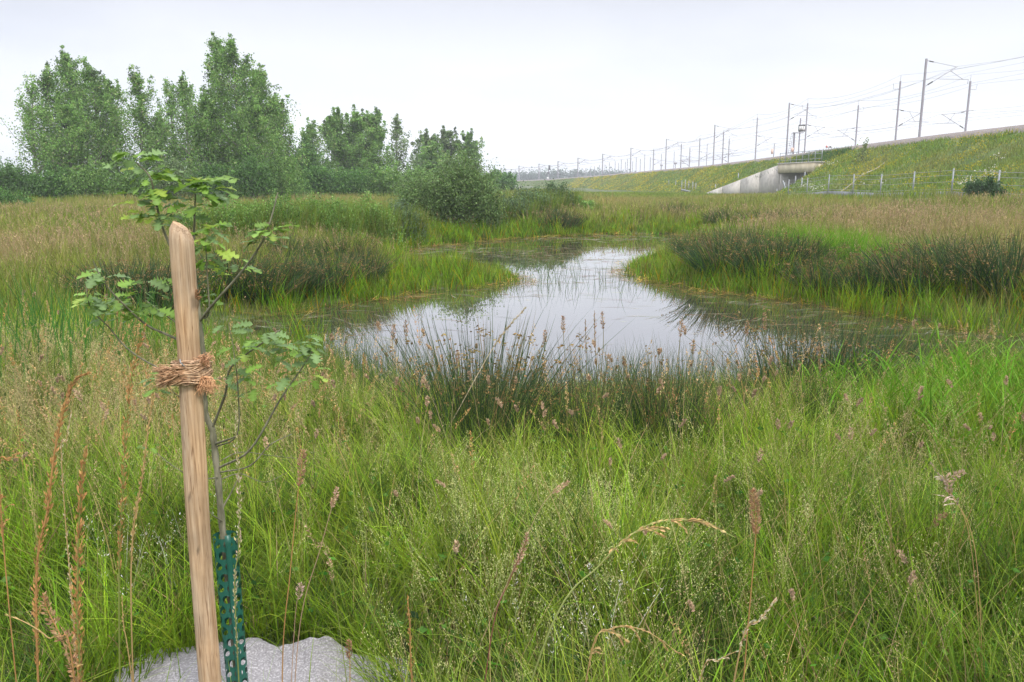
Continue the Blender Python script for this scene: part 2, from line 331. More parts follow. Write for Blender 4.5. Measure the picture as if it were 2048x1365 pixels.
STRAW, PINK, OR, CREAM, BROWN, RUSH, REED = col(.42, .33, .17), col(.40, .28, .16), col(.48, .27, .10), col(.40, .41, .17), col(.20, .12, .06), col(.035, .075, .032), col(.10, .22, .035)
def lerp(a, b, t): return a + (b - a) * np.asarray(t)[:, None]
def zone(x, y, zs):
    v = np.zeros(len(x))
    for px, py, dz, rx, ry, wgt in zs:
        p = atG(px, py, dz); v = np.maximum(v, wgt * np.exp(-(((x - p[0]) / rx) ** 2 + ((y - p[1]) / ry) ** 2)))
    return v
MATX, MATY = -.93, 2.42
def on_mat(x, y): return (((x + .86) / .56) ** 2 + ((y - 2.2) / .62) ** 2) < 1
def near_shore(x, y): return y < 9.9 + .0 * x
Z_BRIGHT = [(1000, 900, .1, 1.6, 1.0, 1), (1700, 880, .1, 1.2, .9, .9), (1950, 830, .2, 1.6, 1.2, 1), (60, 640, .4, 1.6, 2.5, .9), (1680, 500, .5, 2.4, 3.5, 1), (1480, 430, .4, 6, 5, .7), (650, 1020, .1, .7, .6, .6), (1290, 440, .4, 5, 4, .7), (800, 1050, .1, .6, .6, .6)]
Z_STRAW = [(120, 780, .35, 1.5, 1.3, 1), (120, 480, .5, 5, 6, .8), (430, 405, .6, 12, 14, .6), (1850, 440, .5, 7, 9, 1), (2000, 500, .5, 4, 5, .8), (1250, 395, .5, 14, 22, .8), (600, 395, .6, 12, 10, .9), (1600, 400, .5, 18, 12, .6)]
def gcol(x, y, bright=None):
    zb = zone(x, y, Z_BRIGHT); zs = zone(x, y, Z_STRAW)
    m = .5 + .22 * n2(x, y) + .18 * n10(x, y) + R.normal(0, .16, len(x))
    C = lerp(np.tile(MID, (len(x), 1)), BRIGHT, np.clip(m + .7 * zb, 0, 1))
    C = lerp(C, YG, np.clip(.25 * n4(x, y) + R.normal(0, .18, len(x)), 0, .55))
    C = lerp(C, STRAW, np.clip(zs * (.36 + .30 * n4(x + 30, y) + .14 * n2(x, y + 9)) + .05 * n4(x, y) + R.normal(0, .1, len(x)), 0, .8))
    return C, zb, zs

# ---- near meadow
g = MB()
for n, y0, y1, sg in ((54000, 1.25, 4.2, 5), (108000, 4.2, 10.5, 4)):
    x, y = sample(n, y0, y1); d = sdf(x, y); k = (d > .1) & ~on_mat(x, y); x, y, d = x[k], y[k], d[k]
    C, zb, zs = gcol(x, y); z = H(x, y, d); n = len(x)
    Ln = R.uniform(.16, .50, n) * (1 + .22 * n2(x, y) + .12 * n1(x, y)) * np.where((x > 3) & (d < 2), .6, 1); W = np.maximum(R.uniform(.0022, .0080, n), y / 1250)
    tf = np.clip(.5 + .9 * n1(x, y), 0, 1); C = lerp(DARKG + 0 * C, C, .18 + .82 * tf); dry = R.uniform(0, 1, n) < .09; C[dry] = STRAW * R.uniform(.6, 1.1, (dry.sum(), 1))
    C = jit(C, .30, .08); az = R.uniform(0, 6.283, n)
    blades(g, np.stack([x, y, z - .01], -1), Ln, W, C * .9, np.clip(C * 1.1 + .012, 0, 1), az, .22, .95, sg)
# tussocks: blades that share a root, a lean and a shade
nt_ = 3300; x, y = sample(nt_, 1.4, 9.6); cC, _, _ = gcol(x, y); cC = cC * R.uniform(.45, 1.55, (nt_, 1)); ca = R.uniform(0, 6.283, nt_); idx = np.repeat(np.arange(nt_), 26); n = len(idx)
a = R.uniform(0, 6.283, n); q = R.uniform(0, .06, n); X_, Y_ = x[idx] + np.cos(a) * q, y[idx] + np.sin(a) * q; d = sdf(X_, Y_); k = (d > .1) & ~on_mat(X_, Y_); idx, a, X_, Y_ = idx[k], a[k], X_[k], Y_[k]; n = len(idx); Cb = jit(cC[idx], .14, .05)
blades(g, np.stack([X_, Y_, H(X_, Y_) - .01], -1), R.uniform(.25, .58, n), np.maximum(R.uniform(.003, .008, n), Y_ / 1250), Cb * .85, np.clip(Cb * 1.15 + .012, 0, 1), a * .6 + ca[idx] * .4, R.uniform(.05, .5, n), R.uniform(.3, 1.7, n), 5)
x, y = sample(7000, 1.4, 9.5); d = sdf(x, y); k = (d > .3) & ~on_mat(x, y); x, y, d = x[k], y[k], d[k]; n = len(x); Cb, _, _ = gcol(x, y); Cb = jit(Cb * 1.1, .22, .07)
blades(g, np.stack([x, y, H(x, y, d)], -1), R.uniform(.25, .55, n), np.maximum(R.uniform(.007, .012, n), y / 1100), Cb * .9, Cb * 1.1, None, .25, 1.3, 5)
x, y = sample(4200, 1.4, 9.5); d = sdf(x, y); k = (d > .3) & ~on_mat(x, y); x, y, d = x[k], y[k], d[k]; n = len(x)
blades(g, np.stack([x, y, H(x, y, d)], -1), R.uniform(.3, .75, n), np.maximum(R.uniform(.0015, .0035, n), y / 1900), jit(np.tile(col(.30, .24, .10), (n, 1)), .25), jit(np.tile(STRAW, (n, 1)), .25), None, np.abs(R.normal(.1, .45, n)), R.uniform(0, .9, n), 5, .3)
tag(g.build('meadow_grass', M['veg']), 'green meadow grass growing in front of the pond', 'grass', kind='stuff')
# low broad leaved herbs in the sward
g = MB(); x, y = sample(9000, 1.3, 8.5); d = sdf(x, y); k = (d > .3) & ~on_mat(x, y); x, y = x[k], y[k]
P = np.stack([x, y, H(x, y) + R.uniform(.03, .28, len(x))], -1); D = R.normal(0, 1, P.shape); D[:, 2] *= .35
flecks(g, P, D, R.uniform(.02, .055, len(x)), R.uniform(.014, .03, len(x)), jit(np.tile(col(.08, .18, .04), (len(x), 1)), .3, .1))
x, y = sample(500, 1.5, 8.0); k = (sdf(x, y) > .5) & ~on_mat(x, y); x, y = x[k], y[k]; idx = np.repeat(np.arange(len(x)), 9); n = len(idx)
blades(g, np.stack([x[idx], y[idx], H(x, y)[idx] + .02], -1), R.uniform(.10, .26, n), R.uniform(.018, .036, n), jit(np.tile(col(.09, .19, .04), (n, 1)), .25, .08), None, None, R.uniform(.3, 1.0, n), R.uniform(.3, 1.1, n), 4, .35)
tag(g.build('low_herb_leaves', M['veg']), 'small round herb leaves low down between the grass stems', 'herbs', kind='stuff')
# ---- mid field and banks 10..42 m
g = MB(); x, y = sample(230000, 9.5, 44, power=.35); d = sdf(x, y); k = (d > -.05) & (x < 27.5 + .0 * y) & ~((y < 10.5) & (d < 2)); x, y, d = x[k], y[k], d[k]
C, zb, zs = gcol(x, y); z = H(x, y, d); n = len(x)
Ln = R.uniform(.30, .75, n) * (1 + .2 * n4(x, y)) * np.clip(.55 + d / 4, .5, 1) * np.where((y < 13) & (x > 3), .55, 1) * np.where((x < -2.2) & (y < 16.5) & (d < 2.6), .45, 1); W = np.maximum(.005, y / 850); C = C * (1 + .28 * n1(x, y) + .2 * n2(x + 5, y))[:, None].clip(.45, 1.6)
C = jit(C * .85, .25, .06); C2 = lerp(C, .5 * PINK + .5 * STRAW, np.clip(zs * (.36 + .25 * n4(x + 30, y)) + R.normal(.10, .18, n), 0, .9))
blades(g, np.stack([x, y, z - .02], -1), Ln, W, C, C2, None, .16, .6, 3)
tag(g.build('field_grass', M['veg']), 'tall flowering grass of the fields round the pond', 'grass', kind='stuff')
# ---- far field
g = MB(); x, y = sample(190000, 42, 150, side=.7, power=.2); k = (x < 27.5 - np.clip(y - 70, 0, 99) * -.06) ; x, y = x[k], y[k]
C, zb, zs = gcol(x, y); z = H(x, y); n = len(x)
Ln = R.uniform(.35, .8, n) * (1 + .25 * n10(x, y)) * np.where((y > 56) & (x > 6), .5, 1); C = jit(C * .9, .18, .05)
C2 = lerp(C, .6 * PINK + .4 * STRAW, np.clip(.14 + .42 * zs + .28 * n30(x, y) + .12 * n10(x, y) + R.normal(0, .15, n), 0, .85))
blades(g, np.stack([x, y, z - .03], -1), Ln, np.maximum(.03, y / 750), C, C2, None, .2, .5, 2)
tag(g.build('far_field_grass', M['veg']), 'brownish flowering grass far out towards the railway', 'grass', kind='stuff')

# ---- marsh plants along the far shores and the spit
def band(n, lo, hi, cond):
    x = R.uniform(PW[:, 0].min() - 3, PW[:, 0].max() + 3, n); y = R.uniform(PW[:, 1].min() - 1, PW[:, 1].max() + 4, n); d = sdf(x, y)
    k = (d > lo) & (d < hi) & cond(x, y) & (np.abs(x) < .7 * y + 2); return x[k], y[k], d[k]
farside = lambda x, y: (y > 10.9 + .0 * x) & ~((x > 4.2) & (y < 12.6)) & ~((x < -3.2) & (y < 14.5)) & ~((x > -2.5) & (y < 11.5) & (x < 6))
g = MB(); x, y, d = band(420000, -.35, 1.5, farside); thin = R.uniform(0, 1, len(x)) < np.clip(24 / y, .4, 1) * (.28 + .28 * n2(x, y) + .15 * n1(x, y)); x, y, d = x[thin], y[thin], d[thin]
n = len(x); C = jit(lerp(np.tile(REED, (n, 1)), BRIGHT, np.clip(.35 + .35 * n2(x, y), 0, 1)), .28, .06); yel = R.uniform(0, 1, n) < .10; C[yel] = col(.42, .30, .05) * R.uniform(.7, 1.1, (yel.sum(), 1))
blades(g, np.stack([x, y, np.maximum(H(x, y, d), WZ - .1)], -1), R.uniform(.25, .85, n) * (1 - .25 * (d < 0)) * (1 + .15 * n2(x, y)) * np.where((y > 17) & (y < 23.5) & (x < .3) & (x > -6), .68, 1) * np.where((y > 19.5) & (x > 2) & (x < 9) & (d < 1.2), .62, 1), np.maximum(.010, y / 900), C * R.uniform(.5, 1.1, (n, 1)), C * 1.15, None, .20, .7, 4)
tag(g.build('marsh_grass', M['veg']), 'upright bright green marsh grass along the far pond margins', 'marsh plants', kind='stuff')
# yellow and brown litter at the waterline
g = MB(); x, y, d = band(260000, -.75, .5, farside); k = R.uniform(0, 1, len(x)) < np.clip(.45 + .5 * n2(x, y) + .3 * n4(x, y), .05, 1) * np.where(d < -.35, .5, 1); x, y, d = x[k], y[k], d[k]; n = len(x)
C = jit(np.tile(col(.50, .34, .07), (n, 1)), .35, .12); br = R.uniform(0, 1, n) < .45; C[br] = jit(np.tile(col(.22, .12, .055), (br.sum(), 1)), .3); gr = R.uniform(0, 1, n) < .2; C[gr] = REED
blades(g, np.stack([x, y, np.maximum(H(x, y, d), WZ) + R.uniform(.004, .05, n)], -1), R.uniform(.15, .5, n), np.maximum(.008, y / 1050), C, None, None, R.uniform(1.35, 1.56, n), R.uniform(-.05, .1, n), 2)
tag(g.build('dead_leaf_litter', M['dry']), 'yellow and brown dead leaves lodged at the waterline', 'litter', kind='stuff')
# leaves floating on the water
def floats(n, cond, lo, hi, pr):
    x, y, d = band(n, lo, hi, cond); k = R.uniform(0, 1, len(x)) < pr(x, y, d); return x[k], y[k]
g = MB(); xs, ys = [], []
def zpr(px, py, rx, ry):
    p = atZ(px, py, WZ); return lambda x, y: np.exp(-(((x - p[0]) / rx) ** 2 + ((y - p[1]) / ry) ** 2))
ZF = [zpr(560, 650, 2.2, 2.0), zpr(650, 660, 1.5, 1.5), zpr(1750, 640, 3, 1.6), zpr(1950, 670, 3, 1.2), zpr(1200, 545, 1.6, 2.6), zpr(1240, 520, 1.5, 2.5), zpr(900, 590, 2.2, .8), zpr(860, 505, 3, 2.5), zpr(1000, 505, 3, 2), zpr(1560, 605, 2.0, .8), zpr(1250, 500, 4, 1), zpr(1180, 478, 6, 1.6), zpr(1150, 520, 2.5, 1.2)]
x, y, d = band(120000, -4.5, -.1, lambda x, y: x == x); pr = np.zeros(len(x))
for z in ZF: pr = np.maximum(pr, z(x, y))
k = R.uniform(0, 1, len(x)) < pr * .17 * (.5 + .8 * n1(x, y) + .5 * n2(x, y)) + .0008; x, y = x[k], y[k]; n = len(x)
C = jit(np.tile(col(.30, .29, .20), (n, 1)), .3, .06); b = R.uniform(0, 1, n) < .3; C[b] = jit(np.tile(col(.24, .13, .07), (b.sum(), 1)), .3); b = R.uniform(0, 1, n) < .2; C[b] = jit(np.tile(col(.22, .26, .10), (b.sum(), 1)), .3)
az = R.normal(0, .5, n) + np.pi * (R.uniform(0, 1, n) < .5)
S = np.stack([-np.sin(az), np.cos(az), 0 * az], -1); Dv = np.stack([np.cos(az), np.sin(az), 0 * az], -1); Lh = (.06 + .36 * R.uniform(0, 1, n) ** 1.6)[:, None]; Wh = np.maximum(.007, y / 1700)[:, None]
P = np.stack([x, y, WZ + R.uniform(.003, .010, n)], -1); bend = S * R.uniform(-.03, .03, (n, 1))
V = np.stack([P - Dv * Lh, P - S * Wh + bend, P + Dv * Lh, P + S * Wh + bend], 1); g.add(V.reshape(-1, 3), np.arange(n * 4).reshape(n, 4), np.repeat(C, 4, 0))
tag(g.build('floating_leaves', M['dry']), 'pale dead reed leaves floating flat on the pond', 'litter', kind='stuff')
# sparse stems standing in the water
g = MB(); x, y, d = band(60000, -3.5, -.05, lambda x, y: x == x)
ZE = [zpr(1100, 560, 1.6, 2.0), zpr(1190, 570, 1.2, 1.4), zpr(1040, 570, .9, 1.2), zpr(560, 655, 1.6, 1.0), zpr(700, 700, 1.0, .8), zpr(1260, 560, .8, .8), zpr(1900, 672, 2.5, .8), zpr(760, 740, .8, .6), zpr(1000, 800, 2.5, .6), zpr(1400, 560, 1, .8)]
pr = np.zeros(len(x))
for z in ZE: pr = np.maximum(pr, z(x, y))
k = R.uniform(0, 1, len(x)) < pr * .28; x, y = x[k], y[k]; n = len(x)
blades(g, np.stack([x, y, np.full(n, WZ - .05)], -1), R.uniform(.15, .62, n), np.maximum(.005, y / 2100), jit(np.tile(col(.07, .13, .04), (n, 1)), .3, .08), None, None, .14, .5, 4)
tag(g.build('emergent_stems', M['veg']), 'sparse thin green stems standing in the open water', 'marsh plants', kind='stuff')
# near shore: sedge and thin rush stems between the clumps
g = MB(); x = R.uniform(-4.2, 7.5, 17000); y = R.uniform(6.0, 10.2, 17000); d = sdf(x, y); k = (d > -.5) & (d < 2.3); x, y, d = x[k], y[k], d[k]; n = len(x)
C = jit(lerp(np.tile(col(.05, .115, .035), (n, 1)), REED, np.clip((-x - 1.5) * .6, 0, 1)), .22, .06)
blades(g, np.stack([x, y, np.maximum(H(x, y, d), WZ - .1)], -1), R.uniform(.3, .85, n), np.maximum(.0035, y / 1700), C, lerp(C, BROWN, np.full(n, .25)), None, .12, .35, 4)
tag(g.build('shore_sedge', M['veg']), 'thin dark sedge stems along the near shore of the pond', 'marsh plants', kind='stuff')

# ---- seed heads over the near meadow
g = MB()
def pzone(n, y0, y1, zs, base=0.0):
    x, y = sample(n, y0, y1); d = sdf(x, y); k = (d > .2) & ~on_mat(x, y); x, y = x[k], y[k]; pz = zone(x, y, zs) + base
    k = R.uniform(0, 1, len(x)) < pz; x, y = x[k], y[k]; return np.stack([x, y, H(x, y)], -1)
P = pzone(15000, 1.6, 7.5, [(1030, 1030, .35, .45, .5, 1.4), (1550, 1000, .35, .5, .5, .3), (1350, 1090, .35, .35, .35, .5), (720, 1150, .35, .35, .3, .35), (900, 1300, .3, .4, .3, .3)], .012); n = len(P)
panicles(g, P, R.uniform(.38, .56, n), np.tile(MID * 1.2, (n, 1)), np.tile(CREAM * 1.35, (n, 1)), 85, .42, .040, .0038)
P = pzone(16000, 1.5, 9.5, [(130, 820, .35, 1.1, 1.1, .8), (60, 720, .4, 1.4, 1.4, .6), (1800, 1180, .35, .55, .45, .8), (1500, 1250, .3, .5, .3, .3), (1750, 1000, .35, .8, .8, .35), (450, 930, .3, .8, .8, .45), (1900, 900, .3, 1.2, .8, .35), (1250, 1300, .3, .8, .4, .35)], .018); n = len(P)
Ch = lerp(np.tile(PINK, (n, 1)), CREAM, R.uniform(0, .7, n))
panicles(g, P, R.uniform(.36, .62, n), np.tile(lerp(MID[None], STRAW, np.array([.4]))[0], (n, 1)), Ch * 1.25, 80, .42, .040, .0036)
tag(g.build('hazy_grass_panicles', M['dry']), 'hazy cream and pinkish panicles of fine meadow grass', 'seed heads', kind='stuff')
P = pzone(9000, 1.5, 4, [(300, 1090, .35, .12, .15, .6), (420, 1270, .3, .10, .12, .6), (1150, 1240, .3, .13, .12, .6), (330, 1240, .25, .15, .12, .4)], 0); n = len(P)
g = MB(); panicles(g, P, R.uniform(.35, .5, n), np.tile(MID, (n, 1)), np.tile(col(.75, .70, .60), (n, 1)), 16, .3, .04, .0055)
tag(g.build('white_flowering_grass', M['dry']), 'grass with white star like spikelets near the stake', 'seed heads', kind='stuff')
g = MB()
# dense pinkish heads on tall stems
P = pzone(5200, 2.2, 9.2, [(1250, 760, .8, 3.2, 1.2, .17), (1650, 760, .8, 1.5, 1.0, .14), (1850, 950, .5, 1.2, 1.2, .06)], .028); n = len(P)
Hh = R.uniform(.5, .85, n); panicles(g, P, Hh, np.tile(col(.20, .18, .06), (n, 1)), np.tile(col(.46, .33, .21), (n, 1)), 70, .065, .0095, .0062, True, .2, .6, .002)
# tall straw brown stems
P = pzone(5200, 2.0, 8.5, [(160, 830, .5, 1.2, 1.3, .6)], .045); n = len(P)
panicles(g, P, R.uniform(.5, .9, n), np.tile(col(.34, .25, .10), (n, 1)), lerp(np.tile(OR, (n, 1)), STRAW * 1.2, R.uniform(0, 1, n)), 50, .28, .013, .0052, True, .14, .5, .002)
# mid distance heads over the banks
x, y = sample(26000, 11, 40, power=.3); d = sdf(x, y); k = (d > .8) & (x < 27); x, y = x[k], y[k]; zs = zone(x, y, Z_STRAW); k = R.uniform(0, 1, len(x)) < .16 + .8 * zs; x, y = x[k], y[k]; n = len(x)
P = np.stack([x, y, H(x, y)], -1); panicles(g, P, R.uniform(.55, .95, n), np.tile(col(.22, .2, .08), (n, 1)), lerp(np.tile(PINK, (n, 1)), STRAW, R.uniform(0, .8, n)), 7, .25, .035, .006)
tag(g.build('brown_seed_heads', M['dry']), 'dense brown seed heads on thin stems above the meadow', 'seed heads', kind='stuff')

# ---- rush clumps (each a thing)
def rush_mesh(seed, n=420, h=1.0, r0=.22, wmin=.004, dark=1.0, tuft=1.0, lean=.42):
    global R; keep = R; R = np.random.default_rng(seed); g = MB()
    a = R.uniform(0, 6.283, n); q = np.sqrt(R.uniform(0, 1, n)); P = np.stack([np.cos(a) * q * r0, np.sin(a) * q * r0, np.full(n, -.06)], -1)
    az = a + R.normal(0, .5, n); ln = np.abs(q * lean + R.normal(0, .08, n)); cv = R.uniform(0, .6, n) * q
    Ln = h * R.uniform(.6, 1.08, n); C = jit(np.tile(RUSH * 1.25 * dark, (n, 1)), .25, .08); dead = R.uniform(0, 1, n) < .12; C[dead] = jit(np.tile(col(.26, .19, .10), (dead.sum(), 1)), .2)
    blades(g, P, Ln, wmin, C, lerp(C, col(.14, .13, .06), R.uniform(0, .5, n)), az, ln, cv, 5, .4)
    hh = np.stack([np.cos(az), np.sin(az), 0 * az], -1); k = np.nonzero(R.uniform(0, 1, n) < .42 * tuft)[0]; idx = np.repeat(k, 7); t = R.uniform(.80, .86, len(k)); t = np.repeat(t, 7)
    c = curvept(P[idx], hh[idx], Ln[idx], ln[idx], cv[idx], t) + R.normal(0, .011 + wmin, (len(idx), 3))
    flecks(g, c, R.normal(0, 1, c.shape), .013 + wmin * 1.5, .006 + wmin, jit(np.tile(col(.24, .17, .08), (len(idx), 1)), .3)); R = keep; return g
clump_n = [0]
protos = {'near': [rush_mesh(20 + i, 230 + 70 * i, .92, .20, .0045, .9, .38, .28) for i in range(3)], 'far': [rush_mesh(40 + i, 560, 1.12, .34, .014, .95, .45, .62) for i in range(4)]}
pm = {}
GR = 'rush clumps on the pond banks'
def rush(px, py, s=1.0, kind='far', label=None, sx=1.0, z=None):
    p = atG(px, py); i = clump_n[0] % len(protos[kind]); clump_n[0] += 1
    if (kind, i) not in pm: o = protos[kind][i].build('rush_clump', M['veg']); pm[(kind, i)] = o
    else: o = pm[(kind, i)].copy(); COL.objects.link(o)
    o.location = tuple(p); o.rotation_euler = (0, 0, random.uniform(0, 6)); o.scale = (s * sx, s * sx, s); tag(o, label, 'rushes', GR); return o
for a in [(1450, 548, 1.15, 'big dark rush clump at the tip of the right bank beside the channel', 1.5), (1545, 562, 1.2, 'brown topped rush clump second from the channel on the right bank', 1.4), (1390, 520, .95, 'small rush clump between the channel and the large dark clumps', 1.1),
          (1640, 590, .9, 'green rush clump in front of the bright grass mound on the right bank', 1.2), (1740, 600, 1.0, 'rush clump just right of the bright green grass mound', 1.2), (1835, 590, 1.15, 'wide rush clump in the middle of the right bank', 1.5),
          (1930, 585, 1.2, 'tall dark rush clump near the right end of the bank', 1.4), (2020, 590, 1.2, 'dark rush clump at the far right end of the bank', 1.4), (1600, 545, 1.0, 'rush clump behind the waterside clumps on the right bank', 1.3), (1880, 555, .9, 'smaller rush clump behind the wide one on the right bank', 1.3),
          (1495, 520, 1.0, 'rush clump set back behind the two big ones on the right bank', 1.3)]:
    rush(a[0], a[1], a[2] * .92, 'far', a[3], a[4])
for px, py, s, sx, lb in [(1350, 440, .9, 1.6, 'low dark round rush clump beyond the far end of the pond'), (1450, 452, .8, 1.8, 'dark rushes left of the middle of the distant rush row'), (1530, 456, .8, 1.8, 'dark rushes in the middle of the distant rush row'), (1610, 460, .8, 1.8, 'rushes near the right end of the distant rush row'),
                          (1690, 462, .7, 1.8, 'rushes at the right end of the distant rush row'), (1110, 466, 1.15, 1.0, 'brown drooping rush tussock on the far shore in front of bushes'), (1135, 462, .9, 1.2, 'second rush tussock beside the brown drooping one on the far shore')]:
    rush(px, py, s, 'far', lb, sx)
for px, py, s, sx, lb in [(655, 580, .85, 1.5, 'leaning rush tussock behind the marsh grass of the left bank'), (590, 590, .85, 1.4, 'rush tussock left of the leaning one on the left bank'), (730, 565, .8, 1.1, 'rush tussock nearest the spit of marsh grass'), (520, 600, .9, 1.4, 'dark rushes right of the wooden stake on the bank'), (690, 530, .8, 1.4, 'brownish rush tussock further up the left bank'),
                          (460, 590, .9, 1.5, 'rushes just behind the top of the wooden stake'), (300, 620, .9, 1.6, 'dark brown rushes left of the wooden stake'), (240, 610, .8, 1.6, 'dark rushes at the left end of the left bank row'), (560, 530, .8, 1.6, 'rushes behind the dark ones right of the stake')]:
    rush(px, py, s, 'far', lb, sx)
k = 0
side = ['short sparse', 'dense dark', 'tall brown tipped', 'thin upright', 'thick', 'loose']
for j, px in enumerate(np.linspace(840, 1730, 17)):
    py = 905 - 25 * math.sin(j * 2.1) - (max(0, px - 1350) * .22); frm = 'left' if px < 1280 else 'right'; q = j if px < 1280 else 16 - j
    rush(px + random.uniform(-22, 22), py + random.uniform(-14, 10), random.uniform(.62, 1.04) * (1.0 if 850 < px < 1250 else .9), 'near', 'near shore rush clump, number %s from the %s end of its row' % (['one', 'two', 'three', 'four', 'five', 'six', 'seven', 'eight', 'nine', 'ten'][q], frm), random.uniform(.9, 1.3))

for px, py, sc__, lb in [(1590, 838, 1.12, 'dark dense rush clump leaning over the water right of centre'), (1655, 826, 1.18, 'widest dark rush clump beside the bright canary grass'), (1715, 815, 1.0, 'rush clump between the widest dark one and the bright canary grass'), (960, 905, 1.1, 'darkest rush clump low at the centre of the near shore')]:
    rush(px, py, sc__, 'near', lb, 1.5)
# ---- tall leafy reed canary grass, right foreground; tall blades at the left edge
def leafy(mb, P, Hs, C, nl=7, Lw=.016, Ll=.3):
    n = len(P); az = R.uniform(0, 6.283, n); ln = np.abs(R.normal(0, .1, n)); cv = np.full(n, .15)
    blades(mb, P, Hs, np.maximum(.004, P[:, 1] / 2000), C * .8, C, az, ln, cv, 4, .3)
    h = np.stack([np.cos(az), np.sin(az), 0 * az], -1); idx = np.repeat(np.arange(n), nl); t = R.uniform(.15, .97, len(idx))
    c = curvept(P[idx], h[idx], Hs[idx], ln[idx], cv[idx], t); m = len(idx)
    blades(mb, c, Ll * R.uniform(.6, 1.2, m), Lw * R.uniform(.6, 1.1, m), jit(C[idx], .15, .05), jit(C[idx] * 1.1, .1), None, R.uniform(.25, .8, m), R.uniform(.2, 1.0, m), 4, .9)
g = MB(); c0 = atG(1960, 850, .2); x = R.normal(c0[0] + .5, .9, 420); y = R.normal(c0[1] + .5, .6, 420); d = sdf(x, y); k = (d > .05) & (x > c0[0] - .95); x, y = x[k], y[k]
leafy(g, np.stack([x, y, H(x, y)], -1), R.uniform(.36, .60, len(x)), np.tile(col(.15, .29, .05), (len(x), 1)), 6, .014, .28)
tag(g.build('canary_grass_stand', M['veg']), 'stand of broad bright green leaves at the right end of the near shore', 'tall grass', kind='stuff')
g = MB(); c0 = atG(50, 640, .55); x = R.uniform(c0[0] - 1.2, c0[0] + 1.1, 420); y = R.normal(c0[1], 1.0, 420)
blades(g, np.stack([x, y, H(x, y)], -1), R.uniform(.7, 1.15, len(x)), .014, jit(np.tile(col(.08, .19, .05), (len(x), 1)), .15), None, None, .16, .35, 5)
tag(g.build('tall_green_blades', M['veg']), 'tall upright green blades at the left edge of the meadow', 'tall grass', kind='stuff')
g = MB(); c0 = atG(1690, 520, .5); x = R.normal(c0[0], 1.3, 5000); y = R.normal(c0[1] + .5, 1.6, 5000); k = sdf(x, y) > 2.0; x, y = x[k], y[k]; bump_ = .35 * np.exp(-((x - c0[0]) / 1.3) ** 2)
blades(g, np.stack([x, y, H(x, y)], -1), R.uniform(.5, .8, len(x)) + bump_, .016, jit(np.tile(col(.12, .27, .03), (len(x), 1)), .2), jit(np.tile(col(.17, .34, .05), (len(x), 1)), .15), None, .3, .8, 4)
tag(g.build('bright_grass_mound', M['veg']), 'mound of bright green grass behind the rushes of the right bank', 'tall grass', kind='stuff')

# ---------------------------------------------------------------- trees and bushes
LG, LD, LB = col(.18, .31, .085), col(.085, .165, .045), col(.19, .27, .115)
def foliage(mb, centers, sig, per, size, base, var=.22, flat=1.0, light=.15, tint=None):
    n = len(centers); cl = 1 + R.normal(0, var, (n, 1)); idx = np.repeat(np.arange(n), per); m = len(idx)
    sg = np.broadcast_to(sig, (n,))[idx][:, None]; P = centers[idx] + R.normal(0, 1, (m, 3)) * sg * np.array([1, 1, flat])
    C = np.clip(base * cl[idx] * (1 + R.normal(0, .16, (m, 1))) * (1 + R.normal(0, .05, (m, 3))), .01, .5)
    li = R.uniform(0, 1, m) < light; C[li] = np.clip(C[li] * 1.6 + .02, 0, .5)
    flecks(mb, P, R.normal(0, 1, (m, 3)), size * R.uniform(.7, 1.3, m), size * .8 * R.uniform(.7, 1.2, m), C)
def poplar(px, ptop, pbase, Yd, wpx, label, base=LG, dense=1.0, ang=.55, group='poplars on the left beyond the field', cat='poplar tree', name='poplar_tree', low=.04):
    b = atY(px, pbase, Yd); gz = H1(b[0], b[1]); tp = atY(px, ptop, Yd)[2]; Ht = tp - gz; Rr = wpx / F * Yd
    t = thing(name, label, cat, (b[0], b[1], gz), group); m = MB(); g = MB()
    lx, ly = random.uniform(-.3, .3), random.uniform(-.3, .3); zz = np.linspace(0, Ht * .96, 7)
    tr = np.stack([lx * (zz / Ht) ** 2 + .08 * np.sin(zz), ly * (zz / Ht) ** 2 + .08 * np.cos(zz * 1.3), zz - .1 * (zz == 0)], -1)
    m.tube(tr, np.linspace(.018 * Ht, .015, 7), k=6); cs = []; sg = []
    nl = int(64 * dense)
    for i in range(nl):
        f = low + (1 - low) * ((i + random.random()) / nl) ** 1.1 * .95; z0 = f * Ht; a = random.uniform(0, 6.283)
        rr = Rr * 1.9 * (1 - f) ** .72 * min(1, .60 + f * 1.3) * random.uniform(.3, 1.08)
        st = np.array([np.interp(z0, zz, tr[:, 0]), np.interp(z0, zz, tr[:, 1]), z0]); rise = min(rr / math.tan(ang) * random.uniform(.3, .85), (Ht - z0) * .55); rise = min(rise, Ht * 1.0 - z0 + .2)
        en = st + np.array([math.cos(a) * rr, math.sin(a) * rr, rise]); md = (st + en) / 2 + np.array([math.cos(a), math.sin(a), 0]) * rr * .12
        m.tube([st, md, en], [.006 * Ht * (1 - f) + .012, .02, .01], k=4, cap=False)
        for q in np.linspace(.25, 1, 6):
            c = (1 - q) ** 2 * st + 2 * q * (1 - q) * md + q * q * en; cs.append(c + np.random.default_rng(i * 7 + int(q * 10)).normal(0, .12 + .03 * rr, 3)); sg.append((.13 + .17 * rr / max(Rr, .1)) * (1.2 - .45 * q) * (.6 + Ht / 22) * (.75 + .55 * (1 - f)))
        if random.random() < .35: cs.append(en + np.array([0, 0, .45])); sg.append(.13); cs.append(en + np.array([0, 0, .85])); sg.append(.08)
    for q in np.linspace(.75, 1.0, 7): cs.append(np.array([np.interp(q * Ht, zz, tr[:, 0]), np.interp(q * Ht, zz, tr[:, 1]), q * Ht - .15])); sg.append(.10 + .4 * (1 - q))
    cs = np.array(cs); foliage(g, cs, np.array(sg), int(30 * dense), .0021 * Yd, base, .32)
    m.build('trunk', M['trunk'], t); g.build('crown', M['leaf'], t); return t
